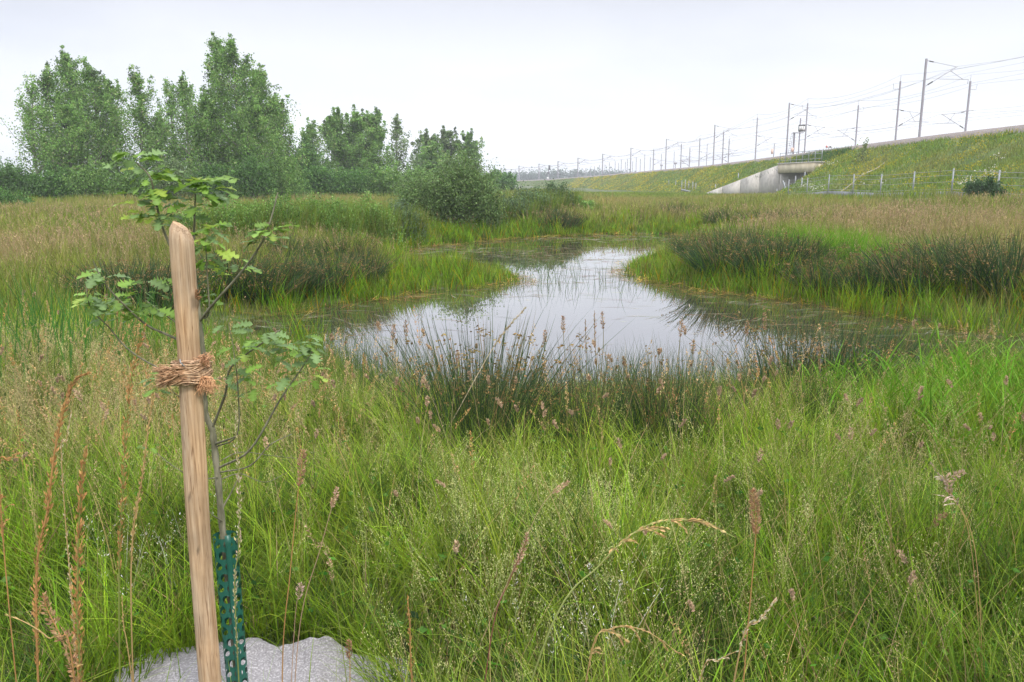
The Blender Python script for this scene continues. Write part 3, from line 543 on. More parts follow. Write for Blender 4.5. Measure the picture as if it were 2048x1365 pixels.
for a in [
 (78, 168, 392, 66, 40, 'thin airy poplar at the left end of the tree group', LG * 1.1, .55), (118, 142, 392, 70, 44, 'poplar second from the left end, right of the thin one', LG, 1.0), (168, 106, 392, 72, 52, 'tallest poplar of the left clump with a rounded leader', LG, 1.15),
 (208, 132, 392, 69, 42, 'poplar with a thin spike right of the tallest in the left clump', LG * .92, 1.0), (240, 160, 392, 74, 40, 'poplar at the right shoulder of the left clump', LG, 1.0), (293, 146, 392, 70, 36, 'narrow spired poplar standing between the two big clumps', LG * 1.05, .9),
 (328, 235, 392, 76, 34, 'low poplar filling the dip between the clumps', LG, .9), (358, 162, 392, 78, 38, 'pale see-through poplar in the dip of the skyline', LG * 1.1, .6), (386, 154, 392, 75, 32, 'slender poplar at the left foot of the tallest tree', LG, .8), (452, 74, 392, 72, 50, 'tallest poplar of all with twin tops', LG, 1.1),
 (487, 80, 392, 70, 58, 'right hand twin of the tallest poplar', LG * .95, 1.2), (532, 138, 392, 73, 48, 'poplar on the right slope of the tallest clump', LG, 1.1), (560, 200, 392, 74, 34, 'shorter poplar at the right end of the tallest clump', LG * 1.05, 1.0), (425, 190, 392, 68, 42, 'leafy poplar in front of the tallest tree', LG, 1.0), (150, 210, 392, 66, 52, 'broad leafy poplar in front of the left clump', LG, 1.1), (505, 210, 392, 67, 50, 'broad leafy poplar in front of the twin tops', LG * .92, 1.1)]:
    poplar(*a)
for a in [
 (624, 250, 388, 92, 30, 'pointed young poplar at the left of the middle group', LG * 1.1, .8, .6), (676, 226, 386, 95, 46, 'broad tree with the highest crown of the middle group', LG, 1.3, .75), (716, 224, 386, 96, 42, 'tree beside the broad one in the middle group', LG, 1.2, .7), (750, 228, 386, 98, 34, 'dark upright tree in the right half of the middle group', LG * .9, 1.1, .6),
 (795, 232, 386, 100, 28, 'airy pale tree at the right end of the middle group', LB, .5, .6), (850, 266, 386, 115, 40, 'round drooping birch in the right hand group', LB * .95, .8, .9), (893, 262, 386, 118, 38, 'grey green birch in the middle of the right hand group', LB * .9, .8, .8), (936, 268, 386, 118, 26, 'dark narrow tree at the right end of the tree line', LG * .9, .9, .6), (868, 285, 386, 110, 40, 'leafy tree in front of the birches', LG, .8, .9)]:
    poplar(*a, group='trees in the middle distance left of the railway', cat='tree', name='broadleaf_tree')
def bush(px, ptop, pbase, Yd, wpx, label, base=LG, per=38, ncl=110, size=.0021, cat='bush', name='bush', group=None, dome=.5, sc_=1.0):
    b = atY(px, pbase, Yd); gz = H1(b[0], b[1]); Ht = atY(px, ptop, Yd)[2] - gz; Rr = wpx / F * Yd
    t = thing(name, label, cat, (b[0], b[1], gz), group); m = MB(); g = MB(); cs = []
    for i in range(ncl):
        a = random.uniform(0, 6.283); el = math.asin(random.random() ** dome if dome else random.random()); q = random.uniform(.55, 1.0)
        c = np.array([math.cos(a) * math.cos(el) * Rr * q, math.sin(a) * math.cos(el) * Rr * .8 * q, Ht * (.06 + .9 * math.sin(el) * q) * random.uniform(.85, 1.06)])
        cs.append(c)
        if i % 5 == 0: m.tube([(random.uniform(-.2, .2) * Rr * .3, random.uniform(-.1, .1), -.1), c * np.array([.5, .5, .55]), c], [.02 * Ht ** .5, .012, .006], k=4, cap=False)
    cs = np.array(cs); foliage(g, cs, .085 * (Rr + Ht) * sc_, per, size * Yd, base, .26, .8)
    sh = []
    for i in range(ncl // 3):
        c = cs[random.randrange(len(cs))]; dn = np.array([c[0] / Rr, c[1] / Rr, 1.1]); dn /= np.linalg.norm(dn); l_ = random.uniform(.10, .30) * Ht
        m.tube([c, c + dn * l_], [.008, .004], k=3, cap=False)
        for q in (.35, .6, .85, 1.1): sh.append(c * 1.03 + dn * l_ * q)
    foliage(g, np.array(sh), .035 * (Rr + Ht) ** .7, max(8, per // 4), size * Yd, base * 1.12, .2, 1)
    if 'thicket' in name:
        n = 1500; a = R.uniform(0, 6.283, n); q = np.sqrt(R.uniform(0, 1, n)); C = jit(lerp(lerp(np.tile(MID, (n, 1)), BRIGHT, R.uniform(0, .5, n)), STRAW, np.clip(R.normal(.05, .2, n), 0, .7)), .2)
        blades(g, np.stack([np.cos(a) * q * Rr * 1.2, np.sin(a) * q * Rr, np.full(n, -.05)], -1), Ht * R.uniform(.6, 1.15, n), max(.012, Yd / 1100), C * .8, C, None, .14, .4, 4)
    m.build('stems', M['trunk'], t); g.build('foliage', M['leaf'], t); return t
HG = 'bushes at the foot of the trees'
for a in [(25, 330, 395, 62, 48, 'dark bramble bush at the left edge under the sky', LD), (15, 385, 425, 46, 50, 'low bramble mound at the left edge of the field', LD * 1.15), (110, 340, 396, 63, 46, 'dark bush under the left end of the poplars', LD * 1.2), (190, 330, 396, 62, 50, 'green bush under the tallest poplar of the left clump', LG * .85), (270, 338, 396, 62, 40, 'bush beneath the narrow spired poplar', LG * .8),
          (345, 325, 396, 64, 48, 'pale shrub in the dip between the poplar clumps', LB * .9), (430, 330, 394, 64, 46, 'dark bush left below the tallest poplar', LD * 1.1), (505, 318, 394, 64, 48, 'dark rounded bush right below the tallest poplar', LD * 1.05), (565, 318, 392, 66, 44, 'bush at the right foot of the tallest clump', LG * .8),
          (612, 284, 388, 84, 30, 'dark evergreen bush left of the middle trees', LD * .9), (640, 335, 388, 80, 42, 'hedge bush left of the middle of the hedge', LD * 1.3), (705, 338, 388, 80, 46, 'hedge bush under the broad middle tree', LD * 1.3), (770, 335, 388, 80, 44, 'hedge bush under the airy pale tree', LG * .85), (830, 340, 388, 84, 40, 'hedge bush left of the willow', LG * .9), (960, 350, 388, 100, 36, 'bush right behind the willow', LG * .85), (1000, 346, 386, 130, 34, 'small far bush where the tree line ends', LD * 1.3)]:
    bush(*a, group=HG, per=50, ncl=120)
WL = col(.135, .205, .075)
bush(925, 318, 466, 34, 72, 'large dark grey-green willow bush on the far bank', WL, 70, 300, .0021, 'willow', 'willow_bush', None, .6)
bush(845, 350, 462, 35, 54, 'smaller willow bush joined to the left of the large one', WL * 1.1, 55, 190, .0021, 'willow', 'willow_bush', None, .6)
bush(965, 385, 462, 34.5, 36, 'low right flank willow bush of the far bank', WL * .85, 50, 110, .0026, 'willow', 'willow_bush', None, .6)
GB = col(.13, .19, .10)
for a in [(1060, 380, 448, 39, 52, 'soft grey green herb thicket right of the willow', GB), (1110, 375, 446, 42, 44, 'taller feathery thicket on the far bank right of the first', GB * .95), (1030, 400, 452, 37, 36, 'low thicket next to the willow', GB * .85), (1160, 405, 446, 42, 34, 'low green thicket at the right end of the far bank scrub', LG * 1.2)]:
    bush(*a, per=45, ncl=130, cat='thicket', name='herb_thicket', group='thickets on the far bank')
for a in [(470, 405, 505, 23.5, 62, 'dark weedy thicket right of the oak sapling top', LG * 1.05), (560, 398, 502, 24.5, 66, 'dark weedy thicket in the middle of the left bank', LG * .85), (650, 396, 498, 25.5, 64, 'weedy thicket left of the nettles on the left bank', LG * .95), (730, 398, 490, 27, 56, 'nettle thicket left of the small willow', LG * 1.0), (800, 410, 478, 30, 44, 'grey nettle thicket touching the small willow', GB * .9), (385, 425, 505, 23, 55, 'low thicket behind the sapling leaves', LG * .9)]:
    bush(*a, per=60, ncl=210, size=.0022, cat='thicket', name='weed_thicket', group='thickets on the left bank', dome=.8)
bush(1962, 362, 422, 45, 36, 'small dark shrub standing in the field in front of the fence', col(.05, .10, .035), 60, 120, .0024)
bush(1722, 284, 300, 84, 14, 'tuft of pale shrub on the edge of the embankment', col(.14, .18, .06), 14, 40)

# ---------------------------------------------------------------- railway embankment
CR = [(-60, 40, 5.3), (-10, 39.5, 5.2), (40, 38.6, 5.0), (62, 38, 4.9), (77, 38, 4.76), (93, 38, 4.5), (108, 38, 4.2), (117, 38, 4.0), (140, 38, 3.6), (168, 37.3, 3.05), (207, 35.5, 2.55), (230, 34.8, 2.3), (255, 33.2, 1.95), (300, 29.5, 1.2), (345, 24, .5), (390, 17.5, -.35), (435, 9.5, -.95), (480, 0, -1.5), (540, -14, -2.0), (620, -40, -2.3), (760, -100, -2.5)]
CR = np.array(CR, float)
def crest(y): return np.interp(y, CR[:, 0], CR[:, 1]), np.interp(y, CR[:, 0], CR[:, 2])
def nrm(y):
    x0, _ = crest(y - 8.); x1, _ = crest(y + 8.); dx = (x1 - x0) / 16; l = np.sqrt(1 + dx * dx); return -1 / l, dx / l   # towards the camera side
def slope_pt(y, v):
    """v=0 crest, 1 toe"""
    x, z = crest(y); zg = H(x - 9, y); a, b = nrm(y); hgt = np.maximum(z - zg, .8) + .25; X_, Y_ = x + a * 1.95 * hgt * v, y + b * 1.95 * hgt * v
    return X_, Y_, z - hgt * v + .10 * n10(X_, Y_) * np.sin(np.pi * np.clip(v, 0, 1)) + .05 * n4(X_, Y_) * (v > .02)
VM = .34      # slope fraction where the bridge face stands
def patch(mb, y0f, y1f, v0, v1, n, m):
    u = np.linspace(0, 1, n)[:, None]; v = np.linspace(v0, v1, m)[None]
    yy = y0f(v) + (y1f(v) - y0f(v)) * u ** 1.0; vv = np.broadcast_to(v, yy.shape); X_, Y_, Z_ = slope_pt(yy.ravel(), vv.ravel())
    i = (np.arange(n - 1)[:, None] * m + np.arange(m - 1)[None]).ravel(); mb.add(np.stack([X_, Y_, Z_], -1), np.stack([i, i + m, i + m + 1, i + 1], -1), (.5, .5, .5))
BN, BF = 94.6, 108.0
endA = lambda v: BN - np.clip((v - VM) / (1 - VM), 0, 1) * 3.6; endB = lambda v: BF + np.clip((v - VM) / (1 - VM), 0, 1) * 11
c_ = lambda k: (lambda v: np.full_like(np.asarray(v, float), float(k)))
M['slope'] = solid('embankment_turf', (.055, .095, .02), (.16, .17, .05), .8, .95, .6, c3=(.09, .13, .03))
g = MB(); patch(g, c_(-60), endA, VM, 1.02, 120, 14); patch(g, endB, c_(760), VM, 1.02, 260, 14); patch(g, c_(-60), c_(760), 0, VM, 400, 5)
tag(g.build('railway_embankment', M['slope'], smooth=True), kind='structure')
g = MB(); ys = np.concatenate([np.linspace(-60, 300, 120), np.linspace(305, 760, 120)]); x, z = crest(ys); a, b = nrm(ys)
prof = [(-.1, -.05), (.15, .30), (.9, .62), (1.6, .70), (30, .70), (44, -6)]
V = np.stack([np.stack([x - a * o, ys - b * o, z + h_], -1) for o, h_ in prof], 1); m = len(prof); i = (np.arange(len(ys) - 1)[:, None] * m + np.arange(m - 1)[None])
mid = (ys[:-1] > 88) & (ys[:-1] < 110); i2 = np.concatenate([i[:, :-1].ravel(), i[~mid, -1]])
g.add(V.reshape(-1, 3), np.stack([i2, i2 + 1, i2 + m + 1, i2 + m], -1), (.5, .5, .5)); tag(g.build('track_ballast', M['ballast']), kind='structure')
# turf tufts and flowers on the slope
g = MB(); n = 120000; yy = 40 * (560 / 40) ** (R.uniform(0, 1, n) ** 1.15); vv = R.uniform(0.0, 1.02, n)
k = ~((yy > endA(vv)) & (yy < endB(vv)) & (vv > VM - .02)); yy, vv = yy[k], vv[k]; x, y, z = slope_pt(yy, vv); n = len(x)
C = jit(lerp(lerp(np.tile(col(.11, .21, .035), (n, 1)), col(.20, .29, .06), np.clip(.5 + .3 * n4(x, y) + .2 * n10(x, y), 0, 1)), PINK, np.clip(.05 + .16 * n10(x + 9, y), 0, .4)), .2)
blades(g, np.stack([x, y, z - .03], -1), R.uniform(.15, .42, n) * (1 + .25 * n4(x, y)), np.maximum(.03, y / 800), C, jit(lerp(C, STRAW, R.uniform(0, .2, n)), .1), None, .35, .5, 2)
# tall growth above the bridge parapet and wing wall
n = 5200; u = R.uniform(0, 1, n); yy = BF + u * 13; vv = VM + (yy - BF) / 11 * (1 - VM) - R.uniform(.0, .10, n); x, y, z = slope_pt(yy, vv)
blades(g, np.stack([x, y, z], -1), R.uniform(.4, .9, n) * (1.1 - .4 * u), .07, jit(np.tile(col(.05, .11, .035), (n, 1)), .2), None, None, .3, .5, 3)
n = 3500; yy = R.uniform(BN, BF + 1, n); vv = R.uniform(.0, VM - .03, n); x, y, z = slope_pt(yy, vv)
blades(g, np.stack([x, y, z], -1), R.uniform(.3, .8, n), .07, jit(np.tile(col(.07, .14, .035), (n, 1)), .2), None, None, .3, .5, 3)
tag(g.build('embankment_grass', M['veg']), 'rough green grass covering the railway embankment', 'grass', kind='stuff')
g = MB(); n = 60000; yy = 42 * (330 / 42) ** (R.uniform(0, 1, n) ** 1.2); vv = R.uniform(.02, 1.0, n); x, y, z = slope_pt(yy, vv)
k = (R.uniform(0, 1, n) < np.clip(.22 + .42 * n4(x + 50, y) + .34 * n10(x + 20, y), 0, .9)) & ~((yy > endA(vv)) & (yy < endB(vv)) & (vv > VM - .02)); x, y, z = x[k], y[k], z[k]; n = len(x)
flecks(g, np.stack([x, y, z + R.uniform(.2, .5, n)], -1), R.normal(0, 1, (n, 3)), np.maximum(.08, y / 1000), np.maximum(.07, y / 1100), jit(np.tile(col(.50, .42, .03), (n, 1)), .2))
tag(g.build('yellow_flowers', M['veg']), 'drifts of small yellow flowers on the embankment', 'flowers', kind='stuff')
g = MB()
for px, py, rx, ry, cnt in ((1985, 350, 20, 12, 45), (1940, 368, 22, 8, 40), (1625, 378, 16, 7, 70), (1655, 330, 12, 5, 45), (1930, 372, 10, 5, 30), (1760, 370, 40, 3, 16), (2000, 320, 12, 5, 14)):
    for _ in range(cnt):
        q = ray(px + random.gauss(0, rx * .6), py + random.gauss(0, ry * .6)); o_ = np.array([0, 0, EYE])
        for Yt in np.arange(38, 120, .5):      # march to the slope surface
            p = o_ + q * Yt / q[1]; x0, z0 = crest(p[1]); zs_ = z0 - (x0 - p[0]) / 1.95
            if p[2] < zs_: break
        flecks(g, (p + np.array([-.1, 0, .25]))[None], R.normal(0, 1, (1, 3)), .13, .12, col(.72, .70, .62)[None])
tag(g.build('white_flowers', M['veg']), 'patches of white daisies and umbels on the embankment', 'flowers', kind='stuff')
g = MB(); P = []
for t in np.linspace(0, 1, 12): q = ray(1672 + 98 * t, 390 - 64 * t + 3 * math.sin(9 * t)); P.append(q)
path = []
for q in P:
    for Yt in np.arange(45, 130, .1):
        p = np.array([0, 0, EYE]) + q * Yt / q[1]; x0, z0 = crest(p[1]); zs_ = z0 - (x0 - p[0]) / 1.95
        if p[2] < zs_: break
    path.append(p + np.array([-.05, 0, .10]))
path = np.array(path); wv = np.array([.25, .8, .15]) * .28
V = np.stack([path - wv, path + wv], 1).reshape(-1, 3); g.add(V, [(2 * i, 2 * i + 1, 2 * i + 3, 2 * i + 2) for i in range(11)], (.5, .5, .5))
M['chalk'] = solid('worn_earth', (.12, .11, .06), (.30, .27, .19), 2.5, .95, .4)
tag(g.build('slope_path', M['chalk']), kind='structure')

# distant low wood on the skyline
g = MB()
n = 260; px = R.uniform(985, 1345, n); top = 352 - 8 * np.exp(-((px - 1160) / 110) ** 2) + R.normal(0, 1.0, n)
cs = np.array([atY(a, b + 4, 700) for a, b in zip(px, top)]); cs = np.vstack([cs, cs - np.array([0, 0, 3.0]), cs - np.array([0, 0, 6.0])])
foliage(g, cs, 1.9, 22, 1.5, col(.07, .12, .07), .15); px = R.uniform(-1400, 30, 420); cs = np.array([atY(a, 335 + R.normal(0, 3), 170 + R.uniform(-12, 12)) for a in px]); cs = np.vstack([cs, cs - np.array([0, 0, 1.5]), cs - np.array([0, 0, 3.0])])
foliage(g, cs, 1.0, 26, .42, LD, .2); tag(g.build('distant_woodland', M['leaf']), 'low hazy woods along the skyline behind the railway and far left', 'woodland', kind='stuff')

# ---------------------------------------------------------------- bridge
def SX(v, y): return [float(t) for t in slope_pt(np.array([float(y)]), np.array([float(v)]))]
xb = SX(VM, 100)[0]; zt = 3.12; zb_ = 2.05; gl = -1.5
br = thing('underpass_bridge', 'concrete underpass bridge through the railway embankment with railings on top', 'bridge', (xb, (BN + BF) / 2, -.9)); O = np.array([xb, (BN + BF) / 2, -.9])
def bbox(x0, x1, y0, y1, z0, z1): m = MB(); m.box(((x0 + x1) / 2 - O[0], (y0 + y1) / 2 - O[1], (z0 + z1) / 2 - O[2]), (x1 - x0, y1 - y0, z1 - z0)); return m
bbox(xb - .45, xb + .15, BN - .4, BF + .25, zb_, zt).build('edge_beam', M['concrete_tan'], br)
bbox(xb - .55, xb + .25, BN - .5, BF + .35, zt + .003, zt + .14).build('coping', M['concrete'], br)
bbox(xb + .153, xb + 40, BN + .6, BF - .6, zb_ + .1, zb_ + .8).build('deck', M['concrete'], br)
bbox(xb - .2, xb + 40, BF - .55, BF + .6, gl, zb_ - .003).build('abutment', M['concrete'], br)
bbox(xb - .2, xb + 40, BN - .6, BN + .55, gl, zb_ - .003).build('abutment', M['concrete'], br)
# far wing wall: sloping top, four panels with joints
m = MB(); s0 = np.array([xb - .25, BF + .05]); t3 = SX(1.02, endB(np.array([1.0]))[0]); s1 = np.array([t3[0] - .4, t3[1] + .6]); dv = s1 - s0; nn = np.array([-dv[1], dv[0]]) / np.linalg.norm(dv); nn = nn if nn[0] < 0 else -nn
for k in range(4):
    a0, a1 = k / 4 + (.002 if k else 0), (k + 1) / 4 - .002; q0, q1 = s0 + dv * a0, s0 + dv * a1; h0, h1 = zt - (zt + .75) * a0, zt - (zt + .75) * a1
    B = [(*(q0 + nn * .0), gl), (*(q1 + nn * .0), gl), (*(q1 - nn * .4), gl), (*(q0 - nn * .4), gl)]; T = [(q[0], q[1], h) for q, h in zip(B, (h0, h1, h1, h0))]
    m.hexa(np.array(B + T) - O)
m.build('wing_wall', M['concrete'], br)
m = MB(); s0n = np.array([xb - .25, BN - .05]); t4 = SX(1.0, BN - 4); q1 = np.array([t4[0], t4[1]]); B = [(*s0n, gl), (*q1, gl), (q1[0] + .3, q1[1] - .4, gl), (s0n[0] + .3, s0n[1] - .4, gl)]; T = [(q[0], q[1], h) for q, h in zip(B, (zt - .9, -1.0, -1.0, zt - .9))]
m.hexa(np.array(B + T) - O); m.build('wing_wall', M['concrete'], br)
m = MB(); ry0, ry1 = BN - .9, BF + .3; rx = xb - .25
for hh in (.45, 1.0, 1.35): m.bar(np.array([rx, ry0, zt + hh]) - O, np.array([rx, ry1, zt + hh]) - O, .032, k=6)
m.build('handrail', M['steel'], br)
for yy in np.linspace(ry0, ry1, 8): m = MB(); m.box(np.array([rx, yy, zt + .75]) - O, (.07, .07, 1.3)); m.build('railing_post', M['steel'], br)

# ---------------------------------------------------------------- fences
fn = thing('wire_fence', 'grey post and wire fence along the foot of the embankment', 'fence', (27, 60, H1(27, 60))); FO = np.array(fn.location)
ypost = [31.9, 36.9, 41.9, 46.9, 51.8, 56.8, 61.8, 66.8, 72, 77.2, 82.4]; tops = []
pmesh = None
for yy in ypost:
    zg = H1(27, yy); m = MB()
    if pmesh is None: m.box((0, 0, .85), (.075, .075, 1.9)); pmesh = m.build('post', M['steel'], fn); o = pmesh
    else: o = pmesh.copy(); COL.objects.link(o)
    o.location = Vector(np.array([27, yy, zg]) - FO); tops.append(np.array([27, yy, zg]))
for hh in (.55, 1.0, 1.4, 1.68):
    m = MB(); m.tube([t + np.array([-.05, 0, hh]) - FO for t in tops], .012, k=3); m.build('wire', M['wire'], fn)
m = MB()
for a, b in zip(tops[:-1], tops[1:]): m.hexa(np.array([a + (-.02, .05, -.1), b + (-.02, -.05, -.1), b + (.02, -.05, -.1), a + (.02, .05, -.1), a + (-.02, .05, .42), b + (-.02, -.05, .42), b + (.02, -.05, .42), a + (.02, .05, .42)]) - FO)
M['board'] = solid('grey_gravel_board', (.17, .18, .18), (.27, .28, .28), 2, .9, .2); m.build('gravel_board', M['board'], fn)
f2 = thing('wire_fence', 'short run of fence posts closing the mouth of the underpass', 'fence', (xb - 3, 100, -.9)); FO = np.array(f2.location)
prev = None
for px, pt, pb, Yd in ((1568, 365, 393, 99), (1589, 352, 390, 97), (1608, 344, 380, 94), (1602, 356, 393, 88), (1553, 378, 393, 101)):
    b = atY(px, pb, Yd); t = atY(px, pt, Yd)[2]; m = MB(); m.box(np.array([b[0], b[1], (t + b[2] - .4) / 2]) - FO, (.10, .10, t - b[2] + .4)); m.build('post', M['steel'], f2)
m = MB(); m.bar(atY(1566, 362, 98.5) - FO, atY(1576, 392, 96) - FO, .07, k=5); m.build('brace', M['steel'], f2)
m = MB(); a_, b_ = atY(1568, 376, 99), atY(1608, 350, 94)
for q in np.linspace(0, 1, 9):
    p = a_ + (b_ - a_) * q; m.bar(p - FO + np.array([0, 0, -1.2]), p - FO + np.array([0, 0, .3]), .015, k=3)
m.build('wire', M['wire'], f2)
f3 = thing('wire_fence', 'distant fence posts at the foot of the embankment left of the bridge', 'fence', atG(1370, 388)); FO = np.array(f3.location)
for i_, (px, pt, pb, Yd) in enumerate([(1363, 361, 386, 140), (1370, 360, 384, 142), (1377, 362, 385, 144), (1385, 364, 387, 140), (1391, 366, 388, 138), (1430, 369, 392, 125), (1475, 346, 386, 122), (1351, 362, 380, 160), (1337, 360, 378, 170), (1316, 360, 376, 185), (1296, 362, 375, 200), (1275, 362, 374, 215), (1252, 363, 373, 235)]):
    b = atY(px, pb, Yd); t = atY(px, pt, Yd)[2]; m = MB(); m.box(np.array([b[0], b[1], (t + b[2] - .6) / 2]) - FO, (.10, .10, t - b[2] + .6)); m.build('post', M['steel'], f3)
m = MB(); m.tube([atY(1363, 380, 140) - FO, atY(1391, 386, 137) - FO, atY(1405, 391, 133) - FO], .14, k=4); m.build('rail', M['steel'], f3)

# ---------------------------------------------------------------- overhead line masts
def mast(px, ptop, Yd, Hm, style, label, big=True, w_=None):
    tp = atY(px, ptop, Yd); t = thing('overhead_line_mast', label, 'mast', (tp[0], tp[1], tp[2] - Hm), 'masts along the railway'); r = w_ or max(.13, Yd / 1500)
    m = MB(); m.tube([(0, 0, 0), (0, 0, Hm)], [r, r * .9], k=8); m.build('pole', M['mast'], t)
    if not big: return t, tp
    ra = max(.025, Yd / 7500); a = MB(); x = 1 if style in ('R', 'RS', 'RF') else -1
    if style == 'R':     # tall mast, cantilever with top tie, strut and registration arm
        a.bar((0, 0, Hm - .15), (3.0 * x, 0, Hm - .75), ra, k=4); a.bar((0, 0, Hm - 2.6), (3.05 * x, 0, Hm - .7), ra * 1.3, k=5); a.bar((1.3 * x, 0, Hm - 1.85), (4.2 * x, 0, Hm - 1.9), ra, k=4); a.bar((2.4 * x, 0, Hm - 1.1), (3.7 * x, 0, Hm - 1.9), ra, k=4); a.bar((4.2 * x, 0, Hm - 1.9), (4.15 * x, 0, Hm - 2.3), ra, k=4)
    else:
        b_ = MB(); b_.bar((0, 0, Hm), (0, 0, Hm + .7), ra, k=4); b_.build('spike', M['mast'], t); b_ = MB(); b_.tube([(0, 0, Hm - .9), (-.75 * x, 0, Hm - .9), (-.8 * x, 0, Hm - .3)], ra, k=4); b_.build('bracket', M['mast'], t)
        b_ = MB(); b_.bar((-.7 * x, 0, Hm - 3.2), (.4 * x, 0, Hm - 3.3), ra * 1.2, k=4); b_.build('crossarm', M['mast'], t); a.bar((.3 * x, 0, Hm - 3.35), (3.0 * x, 0, Hm - 3.7), ra, k=4); a.bar((0, 0, Hm - 5.3), (2.9 * x, 0, Hm - 3.6), ra * 1.3, k=5); a.bar((1.3 * x, 0, Hm - 4.6), (3.9 * x, 0, Hm - 4.7), ra, k=4); a.bar((1.4 * x, 0, Hm - 3.5), (2.1 * x, 0, Hm - 4.6), ra, k=4)
    a.build('cantilever', M['mast'], t); b = MB()
    if style == 'R': b.tube([(.35 * x, 0, Hm - 2.38), (.8 * x, 0, Hm - 2.1)], ra * 2.6, k=6); b.tube([(.3 * x, 0, Hm - .21), (.7 * x, 0, Hm - .29)], ra * 2.2, k=6)
    else: b.tube([(.3 * x, 0, Hm - 5.12), (.7 * x, 0, Hm - 4.89)], ra * 2.4, k=6); b.tube([(.35 * x, 0, Hm - 3.36), (.7 * x, 0, Hm - 3.4)], ra * 2.2, k=6)
    b.build('insulator', M['dark'], t); return t, tp
ROWN = []
for px, pt, Yd, lb in [(1853, 118, 83, 'tallest and nearest mast with a long arm pointing right'), (1579, 206, 130, 'tall mast with an arm, left of the number sign above the bridge'), (1430, 250, 164, 'mast with a slanting arm, first tall one left of the bridge'), (1333, 278, 207, 'mast with a slanting arm, second tall one left of the bridge'),
                       (1262, 296, 255, 'mast with a slanting arm, third tall one left of the bridge'), (1205.5, 308, 300, 'tall mast standing where the far masts crowd together'), (1156, 316, 345, 'tall mast above the low skyline wood, right of three'), (1116, 323, 390, 'mast above the skyline wood between the signal and the taller mast'), (1078, 328, 435, 'mast just left of the distant signal'), (1038, 332, 480, 'far mast beside the end of the tree line'), (1002, 336, 525, 'farthest mast, half hidden behind the tree line bush')]:
    t, tp = mast(px, pt, Yd, 9.0, 'R', lb); ROWN.append(tp)
ROWS = []
for px, pt, Yd, st, lb in [(1801, 163, 103, 'RS', 'mast with a top bracket left of the tallest mast'), (1615.5, 207, 135, 'RS', 'mast just right of the number sign above the bridge'), (1515, 236, 162, 'RS', 'thick mast standing alone left of the bridge'), (1400, 277, 215, 'RS', 'slim bracket mast between two tall arm masts left of the bridge'), (1363, 289, 250, 'RS', 'slim mast third right of the second tall arm mast'), (1307.5, 300, 300, 'RS', 'slim mast left of the mast with a small box')]:
    t, tp = mast(px, pt, Yd, 8.4, st, lb, w_=max(.12, Yd / 1300 if px == 1515 else Yd / 1500)); ROWS.append(tp)
ROWT = []
for px, pt, Yd, st, lb in [(1941, 163, 98, 'LS', 'rightmost mast with its arm pointing left'), (1717, 211, 130, 'LS', 'mast halfway between the bridge sign boards and the bracket mast'), (1458.7, 279, 200, 'LS', 'short mast at the right of the trio left of the thick mast'), (1380, 297, 260, 'LS', 'short thin mast left of the slim bracket mast')]:
    t, tp = mast(px, pt, Yd, 8.4, st, lb); ROWT.append(tp)
mast(1447.5, 264, 172, 8.4, 'RS', 'middle mast of the trio left of the thick mast')
ords = ['first', 'second', 'third', 'fourth', 'fifth', 'sixth', 'seventh', 'eighth', 'ninth', 'tenth', 'eleventh', 'twelfth', 'thirteenth', 'fourteenth', 'fifteenth', 'sixteenth', 'seventeenth', 'eighteenth', 'nineteenth', 'twentieth']
fm = [(1414.7, 288, 230), (1348.7, 303, 300), (1323, 308, 330), (1301, 315, 380), (1289.7, 309, 340), (1281, 318, 420), (1272.8, 315, 390), (1265.6, 323, 460), (1255, 318, 420), (1251, 324, 480), (1242.8, 319, 430), (1237.5, 326, 510), (1230.6, 323, 470), (1219, 325, 490), (1210, 329, 540), (1199, 330, 560), (1189, 333, 600), (1181, 335, 640), (1172, 336, 660)]
for i_, (px, pt, Yd) in enumerate(fm): mast(px, pt, Yd, 8.6, 'R', 'thin far mast without visible arms, %s of the small ones counted from the right' % ords[i_], False, Yd / 2600)
# wires
def sag(a, b, s, n=9): t = np.linspace(0, 1, n)[:, None]; return a + (b - a) * t - np.array([0, 0, 1]) * s * 4 * t * (1 - t)
def line(tops, offs, label, ext):
    t = thing('overhead_wires', label, 'wires', tops[0]); O_ = np.array(tops[0])
    pts = [np.array(ext)] + list(tops)
    for (dx, dz, s) in offs:
        m = MB(); P = []
        for a, b in zip(pts[:-1], pts[1:]): P += list(sag(a + np.array([dx, 0, dz]), b + np.array([dx, 0, dz]), s))[:-1]
        P.append(pts[-1] + np.array([dx, 0, dz])); P = np.array(P); m.tube(P - O_, np.maximum(.013, np.abs(P[:, 1]) / 6500), k=3, cap=False); m.build('wire', M['wire'], t)
    return t
line(ROWN, [(3.05, -.7, .9), (4.15, -2.3, .15), (3.0, -.95, .5)], 'wires hung from the arms of the tall near masts', (42, 33, ROWN[0][2] + .5))
line(ROWS, [(0, .7, .9), (-.8, -.3, .6), (3.0, -3.6, .8), (3.9, -4.7, .1)], 'wires running over the row of bracket masts', (50, 60, ROWS[0][2] + .3))
line(ROWT, [(0, .7, .9), (.8, -.3, .6), (-3.0, -3.6, .8), (-3.9, -4.7, .1)], 'wires of the rightmost far side mast row', (58, 50, ROWT[0][2] + .3))

